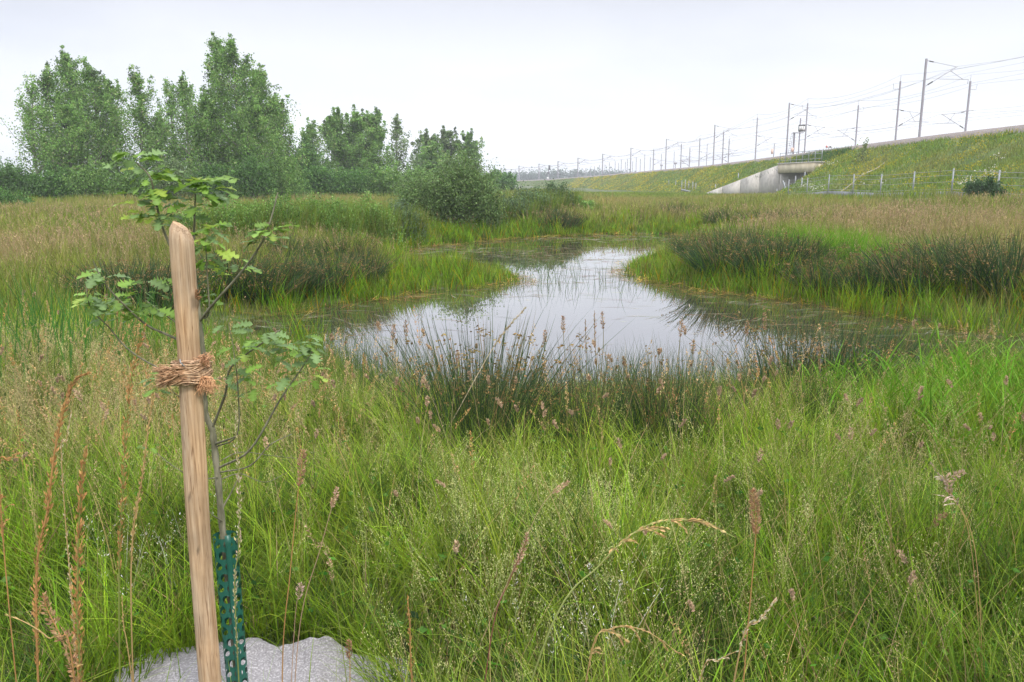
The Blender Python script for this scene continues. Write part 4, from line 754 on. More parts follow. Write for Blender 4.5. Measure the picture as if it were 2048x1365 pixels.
# ---------------------------------------------------------------- signs and signals on the line
def frame(px, py, Yd): p = atY(px, py, Yd); return p
p = atY(1597, 303, 128); zs_ = lambda y: atY(1597, y, 128)[2]
t = thing('number_sign_post', 'square line sign reading 27 on a pole with a platform above the bridge', 'sign', p); pz = p[2]
m = MB(); m.tube([(0, 0, -1.0), (0, 0, zs_(237) - pz)], .10, k=7); m.build('pole', M['mast'], t)
m = MB(); m.tube([(-.45 - .3, .1, -1.0), (-.45 - .3, .1, zs_(267) - pz)], .14, k=7); m.build('pole', M['mast'], t)
m = MB(); m.box((-.25, 0, zs_(266) - pz), (1.5, .6, .12)); m.build('platform', M['mast'], t)
m = MB(); m.bar((-1.25, .1, -.6), (-.95, .1, zs_(266) - pz), .025, k=4); m.bar((-1.55, .1, -.6), (-1.2, .1, zs_(266) - pz), .025, k=4)
for q in np.linspace(.1, .95, 9): zz_ = -.6 + (zs_(266) - pz + .6) * q; m.bar((-1.25 + .3 * q, .1, zz_), (-1.55 + .35 * q, .1, zz_), .02, k=4)
m.build('ladder', M['mast'], t)
m = MB(); zc = zs_(257) - pz; m.box((.18, -.25, zc), (1.0, .06, 1.0)); pl = m.build('plate', M['dark'], t)
m = MB(); m.box((.20, -.29, zc - .02), (.84, .012, .60)); m.build('white_panel', M['white'], pl)
cu = bpy.data.curves.new('digits', 'FONT'); cu.body = '27'; cu.size = .62; cu.align_x = 'CENTER'; cu.align_y = 'CENTER'; cu.extrude = .006
co = bpy.data.objects.new('digits', cu); COL.objects.link(co); dg = bpy.context.evaluated_depsgraph_get(); me = bpy.data.meshes.new_from_object(co.evaluated_get(dg)); bpy.data.objects.remove(co)
me.materials.clear(); me.materials.append(M['dark']); do = bpy.data.objects.new('digits', me); COL.objects.link(do); do.parent = pl; do.location = (.20, -.305, zc - .02); do.rotation_euler = (rad(90), 0, 0)
m = MB(); m.box((-.95, -.05, zs_(300) - pz), (.35, .1, .62)); m.build('orange_panel', M['orange'], t)
p = atY(1657, 301, 112); t = thing('twin_board', 'pair of small red and white boards low on the ballast above the bridge', 'sign', p)
m = MB(); m.bar((0, 0, -.8), (0, 0, .7), .03); m.build('post', M['mast'], t)
for s_ in (-1, 1):
    m = MB(); m.box((s_ * .24, -.05, .50), (.42, .03, .40)); pl = m.build('board', M['white'], t); m = MB(); m.box((s_ * .24 - .04, -.075, .48), (.20, .012, .26)); m.build('panel', M['red' if s_ < 0 else 'steel'], pl)
p = atY(1547, 316, 128); t = thing('marker_post', 'slim post with an orange panel left of the bridge', 'marker', p)
m = MB(); m.bar((0, 0, -.8), (.02, 0, atY(1547, 288, 128)[2] - p[2]), .06); m.build('post', M['mast'], t); m = MB(); m.box((-.28, -.06, .95), (.3, .06, .8)); m.build('orange_panel', M['orange'], t)
p = atY(1097, 361, 400); t = thing('railway_signal', 'distant signal on a post above the far ballast', 'signal', p); m = MB(); m.bar((0, 0, -1), (0, 0, 5.2), .22); m.build('post', M['mast'], t)
m = MB(); m.box((.35, -.2, 5.9), (.9, .5, 2.2)); m.box((0, -.1, 3.4), (1.1, .5, .6)); m.build('signal_head', M['dark'], t); m = MB(); m.box((-.4, -.3, 1.0), (.8, .3, .9)); m.build('box', M['white'], t)
for px, py, Yd, lb in ((1323, 331, 320, 'small box on the far ballast below the slim masts'), (1351, 327, 290, 'small round lamp box on the far line')):
    p = atY(px, py, Yd); t = thing('lineside_box', lb, 'box', p); m = MB(); m.box((0, 0, .0), (.9, .4, .6)); m.build('case', M['mast'], t); m = MB(); m.bar((0, 0, -.3), (0, 0, -3.5), .1); m.build('post', M['mast'], t)

# ---------------------------------------------------------------- stake, tie, guard, mat
SY = 2.20
base = atY(421, 1400, SY); gz = H1(base[0], SY); k_ = (base[2] - gz); topc = atY(360, 447, SY); base = base + (base - topc) * (k_ / (topc[2] - base[2])) ; base[1] = SY
st = thing('tree_stake', 'peeled round wooden stake with a slanted top tied to the oak sapling', 'stake', (base[0], SY, gz)); O = np.array(st.location)
m = MB(); ns, nr = 28, 90; zz = np.linspace(-.15, topc[2] - gz, nr); th = np.arange(ns) / ns * 2 * math.pi; V = []; Cc = []
for z in zz:
    f = z / (topc[2] - gz); cx = (topc[0] - base[0]) * f + .0025 * math.sin(z * 5 + 1); r = .0312 - .0010 * f + .001 * math.sin(z * 9)
    for a in th:
        rr = r * (1 + .025 * math.sin(3 * a + z * 1.5) + .018 * math.sin(7 * a + 2.1 * z) + .012 * math.sin(2 * a - 11 * z))
        kz = 1.40; da = (a - 5.95 + math.pi) % (2 * math.pi) - math.pi      # knot bulge near the top right
        rr += .010 * math.exp(-(da / .30) ** 2 - ((z - kz) / .022) ** 2)
        for (ka, kzz) in ((4.6, 1.20), (4.45, .86), (4.9, .70)): da = (a - ka + math.pi) % (2 * math.pi) - math.pi; rr += .0022 * math.exp(-(da / .16) ** 2 - ((z - kzz) / .012) ** 2)
        x_, y_ = math.cos(a) * rr, math.sin(a) * rr
        zt_ = z
        if f > .965:      # rounded, slanted cut: the right side is lower
            q = (f - .965) / .035; x_ *= 1 - .42 * q ** 3; y_ *= 1 - .42 * q ** 3; zt_ = z - q * .020 * (x_ / r + .3)
        V.append((cx + x_, y_, zt_)); dk = 1.0
        if abs(z - kz) < .012 and math.cos(a - 5.95) > .92: dk = .5
        for (ka, kzz) in ((4.6, 1.20), (4.45, .86), (4.9, .70)):
            if (((a - ka + math.pi) % (2 * math.pi) - math.pi) / .19) ** 2 + ((z - kzz) / .009) ** 2 < 1: dk = .42
        Cc.append((dk, dk, dk))
i = (np.arange(nr - 1)[:, None] * ns + np.arange(ns)[None]); j = (np.arange(nr - 1)[:, None] * ns + (np.arange(ns)[None] + 1) % ns)
m.add(V, np.stack([i, j, j + ns, i + ns], -1).reshape(-1, 4), np.array(Cc)); top = np.array(V[-ns:]); c = top.mean(0) + (0, 0, .006)
m.add(np.vstack([top, c]), [(a, (a + 1) % ns, ns) for a in range(ns)], (1.05, 1.0, .95)); m.build('post', M['wood'], st, smooth=True)
m = MB()     # broken splinter stub of the knot
kp = np.array([(topc[0] - base[0]) * .93 + .033, -.012, 1.41])
for q in range(14): d_ = np.array([random.uniform(.004, .016), random.uniform(-.012, .004), random.uniform(.0, .026)]); m.tube([kp + np.array([0, 0, random.uniform(-.012, .012)]), kp + d_], [.004, .0012], (.75, .6, .5), k=4)
m.build('knot', M['wood'], st)
def bent(p0, p1, s): return [p0, (p0 + p1) / 2 + np.array([s, -abs(s), s]), p1]
# jute tie
def stx(z): return base[0] + (topc[0] - base[0]) * (z - gz) / (topc[2] - gz)
zt0 = atY(385, 738, SY)[2]; cxt = stx(zt0); tie = thing('jute_tie', 'brown jute webbing wrapped round stake and sapling with frayed ends', 'tree tie', (cxt, SY, zt0)); TO = np.array(tie.location)
m = MB()
for q in range(150):
    z0 = random.uniform(-.033, .026); ph = random.uniform(0, 6.283); a = np.linspace(-3.5, .35, 26) + random.uniform(-.25, .25); amp = random.uniform(.002, .007); r = .037 + random.uniform(0, .010)
    P = np.stack([np.cos(a) * r + np.where(a > -.3, (a + .3) * .02, 0), np.sin(a) * r, z0 + amp * np.sin(a * random.uniform(1.5, 4) + ph) + .006 * (a + 1.5) / 2], -1)
    m.tube(P, random.uniform(.0007, .0016), np.array([1, .95, .9]) * random.uniform(.65, 1.35), k=4, cap=False)
m.build('band', M['jute'], tie)
m = MB(); 
for q in range(230):     # frayed end to the left
    a0 = random.uniform(0, 1); p0 = np.array([.012 - .03 * random.random(), -.044, random.uniform(-.022, .018)]); p1 = np.array([-.048 - .026 * random.random(), -.05 + random.uniform(-.02, .015), random.uniform(-.038, .030) - .005])
    m.tube(bent(p0, p1, random.uniform(-.008, .008)), [.0013, .0012, .0006], np.array([1.15, 1.02, .9]) * random.uniform(.6, 1.3), k=3, cap=False)
for q in range(170):     # frayed tuft hanging on the right
    p0 = np.array([.046 + random.uniform(-.01, .012), -.02, random.uniform(-.032, -.015)]); ln_ = random.uniform(.015, .048); a = random.gauss(-.1, .55); p1 = p0 + np.array([math.sin(a) * ln_ + .012, random.uniform(-.02, .01), -abs(math.cos(a)) * ln_])
    m.tube(bent(p0, p1, random.uniform(-.012, .012)), [.0010, .0009, .0005], np.array([1.2, .95, .75]) * random.uniform(.7, 1.3), k=3, cap=False)
for q in range(110):     # fuzzy knot above right
    p0 = np.array([.050, -.012, .030]) + R.normal(0, .007, 3); p1 = p0 + R.normal(0, .009, 3); m.tube(bent(p0, p1, random.uniform(-.006, .006)), .0009, np.array([1.25, 1.0, .85]) * random.uniform(.7, 1.3), k=3, cap=False)
m.build('frayed_end', M['jute'], tie)
m = MB(); m.tube([(-.004, -.047, .036), (.0, -.056, .030), (.006, -.047, .018)], .0016, k=5); m.build('nail', M['steel'], tie)
# green perforated guard
GY = 2.36; gt = atY(450, 1070, GY); gb = atY(480, 1420, GY); gzg = H1(gb[0], GY); gd = thing('tree_guard', 'dark green perforated plastic guard round the foot of the sapling', 'tree guard', (gb[0], GY, gzg)); GO = np.array(gd.location)
m = MB(); ncol, nrow, rg = 6, 18, .0325; Hg = gt[2] - gzg; ch = Hg / nrow; na = 16
def gp(u, v):      # u in columns (wraps), v in metres up
    a = u / ncol * 2 * math.pi; f = v / Hg; r = rg * (1 + .10 * f); return np.array([(gt[0] - gb[0]) * f + math.cos(a) * r, math.sin(a) * r * .92, v])
for r_ in range(nrow):
    for c_i in range(ncol):
        hole = .37
        sq, ci_ = [], []
        for q in range(na):
            a = q / na * 2 * math.pi + math.pi / 4 * 0; ca, sa = math.cos(a), math.sin(a); mxx = max(abs(ca), abs(sa)); sq.append(gp(c_i + .5 + .5 * ca / mxx + (.5 if r_ % 2 else 0), (r_ + .5 + .5 * sa / mxx) * ch)); ci_.append(gp(c_i + .5 + hole * ca + (.5 if r_ % 2 else 0), (r_ + .5 + hole * sa * 1.05 * (2 * math.pi * rg / ncol) / ch) * ch))
        m.add(np.array(sq + ci_), [(q, (q + 1) % na, na + (q + 1) % na, na + q) for q in range(na)], (.5, .5, .5))
o = m.build('tube', M['guard'], gd)
m = MB(); a0 = -.55
for q in range(2): pass
P = [gp(ncol * (.80), v) * np.array([1, 1, 1]) for v in np.linspace(0, Hg + .012, 24)]; P2 = [gp(ncol * .87, v) + np.array([.003, -.004, 0]) for v in np.linspace(0, Hg + .012, 24)]; P = [p + np.array([.001, -.005, 0]) for p in P]
V = np.array([x_ for ab in zip(P, P2) for x_ in ab]); m.add(V, [(2 * i, 2 * i + 1, 2 * i + 3, 2 * i + 2) for i in range(23)], (.5, .5, .5)); o = m.build('seam_flap', M['guard'], gd); md = o.modifiers.new('thick', 'SOLIDIFY'); md.thickness = .0016
# mulch mat
n = 150; u = np.linspace(-1, 1, n); U, Vv = np.meshgrid(u, u); q = np.maximum(np.abs(U), np.abs(Vv)); ang = np.arctan2(Vv, U); l = np.hypot(U, Vv) + 1e-9; sc1 = q / l
edge = 1 + .08 * np.sin(3 * ang + 1) + .05 * np.abs(np.sin(2.5 * ang + 2.2)) + .02 * np.sin(11 * ang) + .012 * np.sin(23 * ang)
Xm = -.85 + U * (.53 * sc1 + .53 * (1 - sc1) * .7) * edge; Ym = 2.22 + Vv * (.56 * sc1 + .56 * (1 - sc1) * .7) * edge
wm, w2, w3 = Wave(.35, seed=31), Wave(.12, seed=32), Wave(.05, seed=33)
Zm = H(Xm, Ym) + .035 + .010 * wm(Xm, Ym) + .007 * np.abs(w2(Xm, Ym)) + .002 * w3(Xm, Ym) + .05 * np.exp(-((Xm + .70) / .16) ** 2 - ((Ym - 2.72) / .12) ** 2) - .045 * sm((q - .9) / .1)
g = MB(); i = (np.arange(n - 1)[:, None] * n + np.arange(n - 1)[None]).ravel(); g.add(np.stack([Xm, Ym, Zm], -1).reshape(-1, 3), np.stack([i, i + 1, i + n + 1, i + n], -1), (.5, .5, .5))
o = g.build('mulch_mat', M['fleece'], smooth=True); tag(o, 'pale grey fibrous mulch mat lying on the ground round the sapling', 'mat'); md = o.modifiers.new('thick', 'SOLIDIFY'); md.thickness = .012
# some grass leaning over the mat
g = MB(); n = 900; a = R.uniform(0, 6.283, n); x = -.86 + np.cos(a) * R.uniform(.48, .62, n); y = 2.2 + np.sin(a) * R.uniform(.58, .7, n); x2 = R.uniform(-1.4, -.4, 60); y2 = R.uniform(1.7, 2.7, 60)
az = np.concatenate([a + np.pi + R.normal(0, .9, n), R.uniform(0, 6.283, 60)]); x, y = np.append(x, x2), np.append(y, y2); n = len(x)
blades(g, np.stack([x, y, H(x, y)], -1), R.uniform(.15, .42, n), R.uniform(.003, .006, n), jit(np.tile(MID, (n, 1)), .2), jit(np.tile(BRIGHT, (n, 1)), .2), az, np.abs(R.normal(0, .3, n)), R.uniform(.3, 1.5, n), 5)
tag(g.build('mat_edge_grass', M['veg']), 'grass blades leaning over the edges of the mulch mat', 'grass', kind='stuff')

# ---------------------------------------------------------------- oak sapling
oy = 2.36; ob = atY(476, 1420, oy); ogz = H1(ob[0], oy); oak = thing('oak_sapling', 'young oak sapling with lobed leaves tied to the wooden stake', 'sapling', (ob[0], oy, ogz)); OO = np.array(oak.location)
def pp(pts): return np.array([atY(p[0], p[1], oy + (p[2] if len(p) > 2 else 0)) for p in pts]) - OO
def smooth(P, k=5):
    P = np.asarray(P, float); n = len(P); t = np.linspace(0, n - 1, (n - 1) * k + 1); i = np.clip(t.astype(int), 0, n - 2); f = (t - i)[:, None]; g_ = np.gradient(P, axis=0)
    a, b, ma, mb_ = P[i], P[i + 1], g_[i], g_[i + 1]; f2, f3 = f * f, f * f * f; return a * (2 * f3 - 3 * f2 + 1) + ma * (f3 - 2 * f2 + f) + b * (-2 * f3 + 3 * f2) + mb_ * (f3 - f2)
tm = MB()
TRK = pp([(478, 1420), (466, 1250), (452, 1120), (444, 1050), (436, 960), (428, 890), (424, 858), (412, 832), (409, 790), (411, 750), (406, 700), (398, 640), (396, 600)])
S_ = smooth(TRK); tm.tube(S_, np.linspace(.0115, .0065, len(S_)) * (1 + .12 * np.sin(np.arange(len(S_)) * 1.7)), k=9); tm.build('trunk', M['bark'], oak, smooth=True)
BRS = [([(396, 600), (388, 520, .03), (389, 440, .05), (391, 385, .04)], .0055), ([(398, 625), (352, 520, .06), (325, 455, .05), (312, 405, .02), (300, 355, 0), (272, 325, -.02)], .005), ([(396, 640), (418, 625, -.02), (414, 545, -.03), (411, 480, -.04)], .003), ([(400, 642), (432, 602, -.05), (480, 548, -.08), (520, 492, -.1), (540, 445, -.1), (552, 400, -.1), (556, 385, -.1)], .004),
       ([(404, 700, .03), (330, 668, .05), (290, 648, .02), (240, 602, -.04), (206, 562, -.08), (186, 522, -.1)], .0045), ([(402, 680, .03), (330, 630, .06), (290, 600, .08)], .003), ([(410, 765, .03), (330, 742, .04), (260, 702, 0), (215, 652, -.03), (182, 618, -.05), (172, 575, -.05)], .0035),
       ([(424, 858), (450, 790, -.05), (462, 735, -.08), (520, 690, -.1), (560, 660, -.12)], .0042), ([(440, 935), (500, 900, -.1), (560, 800, -.12), (598, 745, -.12), (628, 700, -.14)], .0038), ([(430, 895), (474, 870, -.05), (476, 780, -.08), (466, 690, -.1), (456, 645, -.1)], .0025), ([(408, 812), (360, 795, -.1), (318, 755, -.12)], .002),
       ([(430, 888), (455, 880, -.05), (475, 872, -.08)], .0045), ([(441, 945), (500, 932, -.08), (540, 890, -.1), (585, 868, -.1)], .0028), ([(438, 955), (395, 958, -.12), (350, 935, -.15), (302, 898, -.15)], .0022), ([(436, 925), (480, 905, .05), (545, 912, .05), (600, 918, .05)], .0018), ([(440, 960), (480, 948, .05), (530, 965, .08), (575, 945, .1)], .002), ([(443, 1020), (460, 990, .02), (475, 960, .02)], .0035), ([(448, 1045), (425, 1030, -.05), (410, 1010, -.05)], .002)]
bm_ = MB()
for pts, r in BRS: S_ = smooth(pp(pts)); bm_.tube(S_, np.linspace(r, r * .35, len(S_)), k=6, cap=False)
bm_.build('branches', M['bark'], oak, smooth=True)
LP = [(0, .012), (.10, .025), (.21, .17), (.26, .07), (.37, .29), (.44, .09), (.55, .38), (.63, .12), (.74, .38), (.81, .13), (.89, .24), (.96, .15), (1.0, .02)]
lm = MB()
def oakleaf(p, D, U, Ln, C):
    D = D / np.linalg.norm(D); S = np.cross(D, U); S /= np.linalg.norm(S) + 1e-9; U = np.cross(S, D); dr = random.uniform(.1, .5); fold = random.uniform(.05, .35); V = []; wav = random.uniform(0, 6)
    for t, w_ in LP:
        c = p + D * Ln * t - U * Ln * dr * t * t; w_ = w_ * Ln * random.uniform(.9, 1.1) * .88
        V += [c - S * w_ + U * (w_ * fold + .04 * Ln * math.sin(t * 11 + wav) * (w_ > .02 * Ln)), c, c + S * w_ + U * (w_ * fold + .04 * Ln * math.sin(t * 12 + wav + 2) * (w_ > .02 * Ln))]
    Fq = []
    for i in range(len(LP) - 1): a = i * 3; Fq += [(a, a + 1, a + 4, a + 3), (a + 1, a + 2, a + 5, a + 4)]
    C_ = np.tile(C, (len(V), 1)); C_[1::3] = C_[1::3] * 1.25 + .01; lm.add(V, Fq, C_)
OG, OYG, OBL = col(.17, .29, .045), col(.30, .41, .06), col(.17, .27, .09)
CL = [(268, 322, -.02, 9, 1.0, 26), (300, 350, 0, 11, 1, 30), (330, 345, .02, 6, .9, 22), (305, 395, .02, 12, 1, 32), (285, 420, 0, 7, .9, 24), (320, 440, .04, 7, .9, 24), (390, 372, .02, 8, 1, 26), (425, 370, -.02, 7, 1.45, 18), (392, 405, .04, 10, 1, 30), (372, 425, .04, 5, .9, 24), (412, 465, -.04, 10, 1.1, 22), (410, 490, -.04, 8, 1, 22), (412, 525, 0, 6, .9, 20), (545, 456, -.1, 8, .95, 18), (525, 480, -.1, 6, .9, 14), (470, 535, .05, 9, .9, 34),
      (400, 600, .03, 6, .8, 20), (208, 552, -.08, 7, .95, 14), (180, 600, -.05, 8, 1, 18), (215, 605, -.04, 8, 1, 20), (290, 575, .08, 9, 1, 24), (275, 600, .06, 11, 1, 32), (305, 625, .06, 8, 1, 26), (245, 625, -.02, 5, .9, 20), (330, 560, .05, 3, .8, 10), (205, 640, -.04, 4, .8, 14), (455, 655, -.1, 8, .9, 26), (490, 700, -.08, 10, .9, 34), (530, 680, -.1, 11, .9, 32), (545, 712, -.12, 11, .9, 34), (470, 745, -.06, 10, .9, 34), (510, 765, -.06, 8, .9, 30), (600, 700, -.12, 10, .95, 30), (630, 715, -.14, 10, .95, 26), (580, 755, -.12, 8, .9, 26),
      (620, 755, -.12, 7, .9, 24), (450, 800, 0, 5, .8, 26), (322, 762, -.1, 7, .95, 18), (310, 775, -.1, 4, .9, 14), (380, 932, -.15, 3, .45, 8), (300, 900, -.15, 4, .45, 14), (440, 770, 0, 5, .8, 24), (560, 690, -.1, 6, .9, 24), (610, 680, -.12, 6, .9, 20)]
for px, py, dy, cnt, s, spr in CL:
    c0 = atY(px, py, oy + dy) - OO; new = random.random() < .35
    for q in range(int(cnt * (1.45 if py < 500 else 1.1) * (.68 if px > 430 and py > 640 else 1))):
        a = random.uniform(0, 6.283); rr = spr / F * oy * 1.15; off = np.array([math.cos(a) * random.random() * rr, math.sin(a) * random.random() * rr, random.uniform(-.7, .7) * rr]); D = np.array([math.cos(a), math.sin(a) * .9, random.uniform(-.35, .40)])
        C = OG * random.uniform(.8, 1.35); u_ = random.random()
        if u_ < ((.40 if new else .10) if py < 500 else .07): C = OYG * random.uniform(.75, 1.1)
        elif u_ < .55: C = OBL * random.uniform(.85, 1.15)
        oakleaf(c0 + off * .75, D, np.array([random.uniform(-.5, .5), random.uniform(-.7, .3), 1.0]), s * random.uniform(.038, .070), C)
lm.build('leaves', M['oak'], oak)

# ---------------------------------------------------------------- individual tall stalks in the foreground
def stalk(pts, head0, kind, label, Yd, c_st, c_hd, r=.0018, w_=.010, size=.007, nsp=170, cat='grass stalk', name='dry_grass_stalk'):
    """pts: pixels from the foot to the tip; head0: fraction where the seed head starts"""
    P = np.array([atY(p[0], p[1], Yd + (p[2] if len(p) > 2 else 0)) for p in pts]); P[0][2] = min(P[0][2], H1(P[0][0], P[0][1])); O_ = P[0].copy(); S_ = smooth(P - O_, 8)
    t = thing(name, label, cat, O_, 'tall stalks in the foreground'); m = MB(); m.tube(S_, np.linspace(r * 1.25, r * .45, len(S_)), c_st, k=5, cap=False); m.build('stem', M['dry'], t)
    seg = np.linalg.norm(np.diff(S_, axis=0), axis=1); cum = np.append(0, np.cumsum(seg)) / seg.sum(); u = R.uniform(head0, 1, nsp); c = np.stack([np.interp(u, cum, S_[:, k]) for k in range(3)], -1)
    T = np.stack([np.interp(np.clip(u + .02, 0, 1), cum, S_[:, k]) - np.interp(u - .02, cum, S_[:, k]) for k in range(3)], -1); T /= np.linalg.norm(T, axis=1)[:, None] + 1e-9
    q = (u - head0) / (1 - head0); g = MB(); rnd = R.normal(0, 1, (nsp, 3)); off = np.cross(T, rnd); off /= np.linalg.norm(off, axis=1)[:, None]
    if kind == 'spike': size *= 1.15; w_ *= 1.15; lump = .55 + .45 * np.sin(q * 34 + R.uniform(0, 6)) ** 2; rad_ = w_ * np.sin(np.pi * np.clip(q * .9 + .08, 0, 1)) ** .6 * R.uniform(.2, 1, nsp) * lump; D = T + off * .45
    elif kind == 'cat': size *= 1.25; w_ *= 1.2; rad_ = w_ * np.sin(np.pi * np.clip(q * .92 + .05, 0, 1)) ** .45 * R.uniform(.5, 1, nsp); D = off + T * .8
    elif kind == 'droop':
        nb = 9; ub = np.sort(R.uniform(head0, .95, nb)); br_ = R.integers(0, nb, nsp); w1 = R.uniform(0, 1, nsp) ** .8; bo = np.stack([np.interp(ub, cum, S_[:, k]) for k in range(3)], -1)
        bt = np.stack([np.interp(np.clip(ub + .02, 0, 1), cum, S_[:, k]) - np.interp(ub - .02, cum, S_[:, k]) for k in range(3)], -1); bt /= np.linalg.norm(bt, axis=1)[:, None]
        lb = w_ * 9 * (1.15 - (ub - head0) / (1 - head0)); bd = bt + R.normal(0, .28, (nb, 3)); bd[:, 2] -= .25
        half = R.uniform(0, 1, nsp) < .65; pb = bo[br_] + bd[br_] * (lb[br_] * w1)[:, None] - np.array([0, 0, 1]) * (lb[br_] * w1 ** 2 * .45)[:, None]
        c = np.where(half[:, None], pb, c); T = np.where(half[:, None], bd[br_] - np.array([0, 0, 1]) * (w1 * .9)[:, None], T); rad_ = np.full(nsp, .0015); D = T + off * .3
        for k in range(nb): ww = np.linspace(0, 1, 5)[:, None]; g.tube(bo[k] + bd[k] * lb[k] * ww - np.array([0, 0, 1]) * lb[k] * .45 * ww ** 2, .0006, c_st, k=3, cap=False)
    else: rad_ = w_ * R.uniform(0, 1, nsp) * (1 - q * .6); D = T + off * .30; c = c - np.array([0, 0, 1]) * (rad_ * R.uniform(0, .8, nsp))[:, None]
    flecks(g, c + off * rad_[:, None], D, size * R.uniform(.8, 1.4, nsp), size * .36 * R.uniform(.8, 1.2, nsp), jit(np.tile(c_hd, (nsp, 1)), .22, .06)); g.build('seed_head', M['dry'], t); return t
TAN, ORB, PNK, PAL, GST = col(.52, .36, .16), col(.50, .28, .11), col(.50, .33, .22), col(.60, .50, .33), col(.26, .30, .08)
for a in [
 ([(48, 1420), (72, 1200), (95, 1020), (110, 900), (132, 805), (150, 760), (180, 745)], .45, 'spike', 'leftmost tall orange brown seed spike in the foreground', 1.7, ORB, ORB, .0022, .011, .010, 420),
 ([(158, 1430), (158, 1300), (155, 1180), (158, 1050), (165, 950), (172, 895)], .42, 'spike', 'thick orange brown seed spike second from the left', 1.75, GST, ORB, .0024, .014, .011, 520),
 ([(225, 1420), (238, 1150), (245, 1000), (250, 880), (262, 760), (290, 650)], .50, 'spike', 'tall orange spike right of the thick one', 2.1, GST, ORB, .0022, .012, .010, 380),
 ([(255, 1420), (262, 1150), (285, 950), (300, 830), (310, 790)], .62, 'spike', 'straw coloured stalk just left of the stake', 2.0, TAN, TAN, .0018, .008, .009, 220),
 ([(120, 1100), (125, 960), (133, 880), (143, 822)], .35, 'spike', 'pale straw seed spike behind the leftmost orange ones', 2.1, TAN, PAL, .0014, .006, .008, 200),
 ([(280, 1430), (260, 1330), (247, 1250), (244, 1190)], .3, 'spike', 'short bent straw stem low in the left foreground', 1.8, TAN, TAN, .0014, .004, .006, 60),
 ([(185, 1430), (140, 1330), (95, 1275), (50, 1245), (10, 1230)], .35, 'droop', 'drooping straw panicle in the bottom left corner', 1.6, TAN, TAN, .0016, .008, .012, 170),
 ([(150, 1440), (145, 1330), (120, 1270), (95, 1220), (86, 1188)], .72, 'cat', 'fat fuzzy brown seed head in the bottom left corner', 1.6, ORB, col(.42, .26, .14), .0018, .011, .008, 320),
 ([(30, 1430), (0, 1000), (20, 920), (45, 905)], .75, 'droop', 'brown panicle at the left edge of the photo', 1.9, ORB, ORB, .0015, .010, .011, 150),
 ([(478, 1420), (470, 1200), (477, 1100), (478, 960), (472, 880), (474, 820)], .40, 'spike', 'straw grass stalk rising in front of the green guard', 2.0, GST, PAL, .0016, .009, .009, 240),
 ([(555, 1440), (566, 1300), (580, 1150), (592, 1020), (603, 935), (607, 900)], .90, 'cat', 'brown cocksfoot head on a dark stem right of the guard', 2.1, ORB, col(.40, .24, .15), .0016, .010, .008, 170),
 ([(575, 1440), (600, 1250), (640, 1100), (668, 1000), (675, 975)], .93, 'cat', 'pink cocksfoot head leaning right beside the brown one', 2.2, PNK, PNK, .0013, .008, .007, 90),
 ([(700, 1230), (660, 1130), (630, 1090), (612, 1050)], .72, 'cat', 'tan cocksfoot head leaning left above the mulch mat', 2.3, GST, PNK, .0012, .007, .007, 110),
 ([(900, 1430), (960, 1290), (1030, 1130), (1085, 1010), (1138, 963)], .93, 'cat', 'pink seed head leaning right above the cream panicles', 2.6, PNK, PNK, .0012, .008, .007, 120),
 ([(945, 1430), (985, 1260), (1020, 1160), (1050, 1090), (1054, 1065)], .85, 'cat', 'tan seed head on a purple stem in the centre foreground', 2.1, col(.30, .12, .09), PNK, .0016, .008, .007, 150),
 ([(950, 1440), (1100, 1260), (1200, 1130), (1270, 1065), (1330, 1042), (1400, 1045), (1470, 1075)], .70, 'droop', 'long arching grass stem drooping to the right in the centre foreground', 1.75, col(.32, .36, .12), TAN, .0019, .009, .014, 260),
 ([(1130, 1440), (1180, 1320), (1225, 1258), (1290, 1262), (1365, 1312)], .45, 'droop', 'low arching straw panicle at the bottom centre', 1.75, TAN, TAN, .0015, .008, .013, 210),
 ([(1480, 1440), (1492, 1300), (1505, 1150), (1512, 1050), (1505, 978)], .86, 'cat', 'fat brown fuzzy seed head on an orange stem right of centre', 2.1, ORB, col(.44, .28, .15), .0018, .012, .008, 420),
 ([(1430, 1440), (1480, 1300), (1520, 1240), (1552, 1200)], .78, 'droop', 'leaning straw blade bundle right of the arching panicle', 1.8, TAN, PAL, .0022, .004, .014, 70),
 ([(1370, 1440), (1400, 1360), (1440, 1320), (1475, 1302)], .35, 'droop', 'pale drooping panicle at the bottom right of centre', 1.8, TAN, PAL, .0014, .007, .011, 180),
 ([(1990, 1240), (1950, 1100), (1900, 985), (1860, 925)], .80, 'droop', 'pale forked seed head leaning left at the right side', 2.6, TAN, col(.62, .50, .40), .0014, .006, .013, 140),
 ([(1990, 1245), (1940, 1080), (1896, 970), (1930, 943)], .88, 'cat', 'pinkish side head of the forked stalk on the right', 2.6, TAN, col(.50, .36, .26), .0011, .012, .010, 150),
 ([(2040, 1440), (1980, 1300), (1900, 1150), (1872, 1050), (1895, 1027)], .93, 'cat', 'small dark brown head left of the right edge', 2.4, GST, col(.30, .18, .10), .0012, .008, .007, 120),
 ([(800, 1020), (900, 850), (990, 690), (1052, 615)], .80, 'spike', 'tall thin stalk reaching over the water at the centre', 4.6, PAL, PAL, .003, .010, .014, 130),
 ([(835, 1430), (822, 1330), (820, 1260), (815, 1190)], .30, 'spike', 'short orange spike at the right edge of the mulch mat', 1.8, ORB, ORB, .0016, .008, .008, 170),
 ([(565, 1300), (590, 1240), (598, 1190), (602, 1165)], .90, 'cat', 'small pink clover like head in front of the mat', 2.3, PNK, col(.62, .42, .36), .0011, .011, .007, 90),
 ([(690, 1430), (700, 1350), (698, 1300), (697, 1280)], .88, 'cat', 'round brown dead flower head over the mulch mat', 2.1, ORB, col(.34, .18, .11), .0013, .009, .006, 130)]:
    stalk(*a)
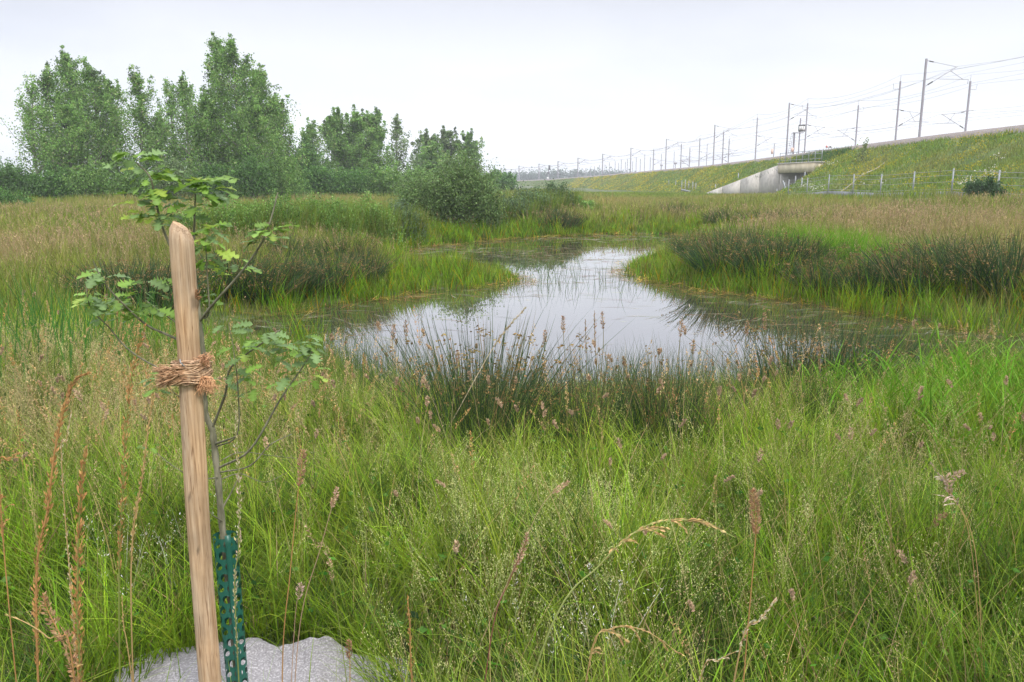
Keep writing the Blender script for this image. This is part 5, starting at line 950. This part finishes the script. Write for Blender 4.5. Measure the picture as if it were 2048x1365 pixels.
# tall tan heads crossing the water behind the rush row
hd = [(812, 640, 'cat'), (785, 648, 'cat'), (1128, 632, 'cat'), (1207, 622, 'cat'), (1172, 640, 'spike'), (1088, 660, 'cat'), (1358, 640, 'cat'), (1385, 680, 'cat'), (1530, 625, 'cat'), (1490, 640, 'cat'), (1640, 690, 'spike'), (1190, 622, 'spike')]
for i_, (px, pt, kd) in enumerate(sorted(hd)):
    stalk([(px + random.uniform(-25, 25), 900), (px + random.uniform(-10, 10), 800), (px, pt + 60), (px + random.uniform(-4, 6), pt)], .88 if kd == 'cat' else .75, kd, '%s tall tan seed head from the left among those outlined against the pond' % ords[i_], 5.6, col(.22, .2, .08), col(.42, .27, .16), .0028, .013, .013, 90, name='tall_seed_head')

# ---------------------------------------------------------------- air
m = MB(); m.box((0, 1050, 21), (3300, 2500, 54)); 
hm, HN, HL = newmat('haze_air'); HN.remove(HN['Principled BSDF']); pv = HN.new('ShaderNodeVolumePrincipled'); pv.inputs['Density'].default_value = .0007; pv.inputs['Color'].default_value = (.93, .96, 1, 1); pv.inputs['Anisotropy'].default_value = .2
HL.new(pv.outputs[0], HN['Material Output'].inputs['Volume']); HAZE = True
if HAZE: tag(m.build('haze', hm), 'thin pale haze over the far fields and railway', 'haze', kind='stuff')
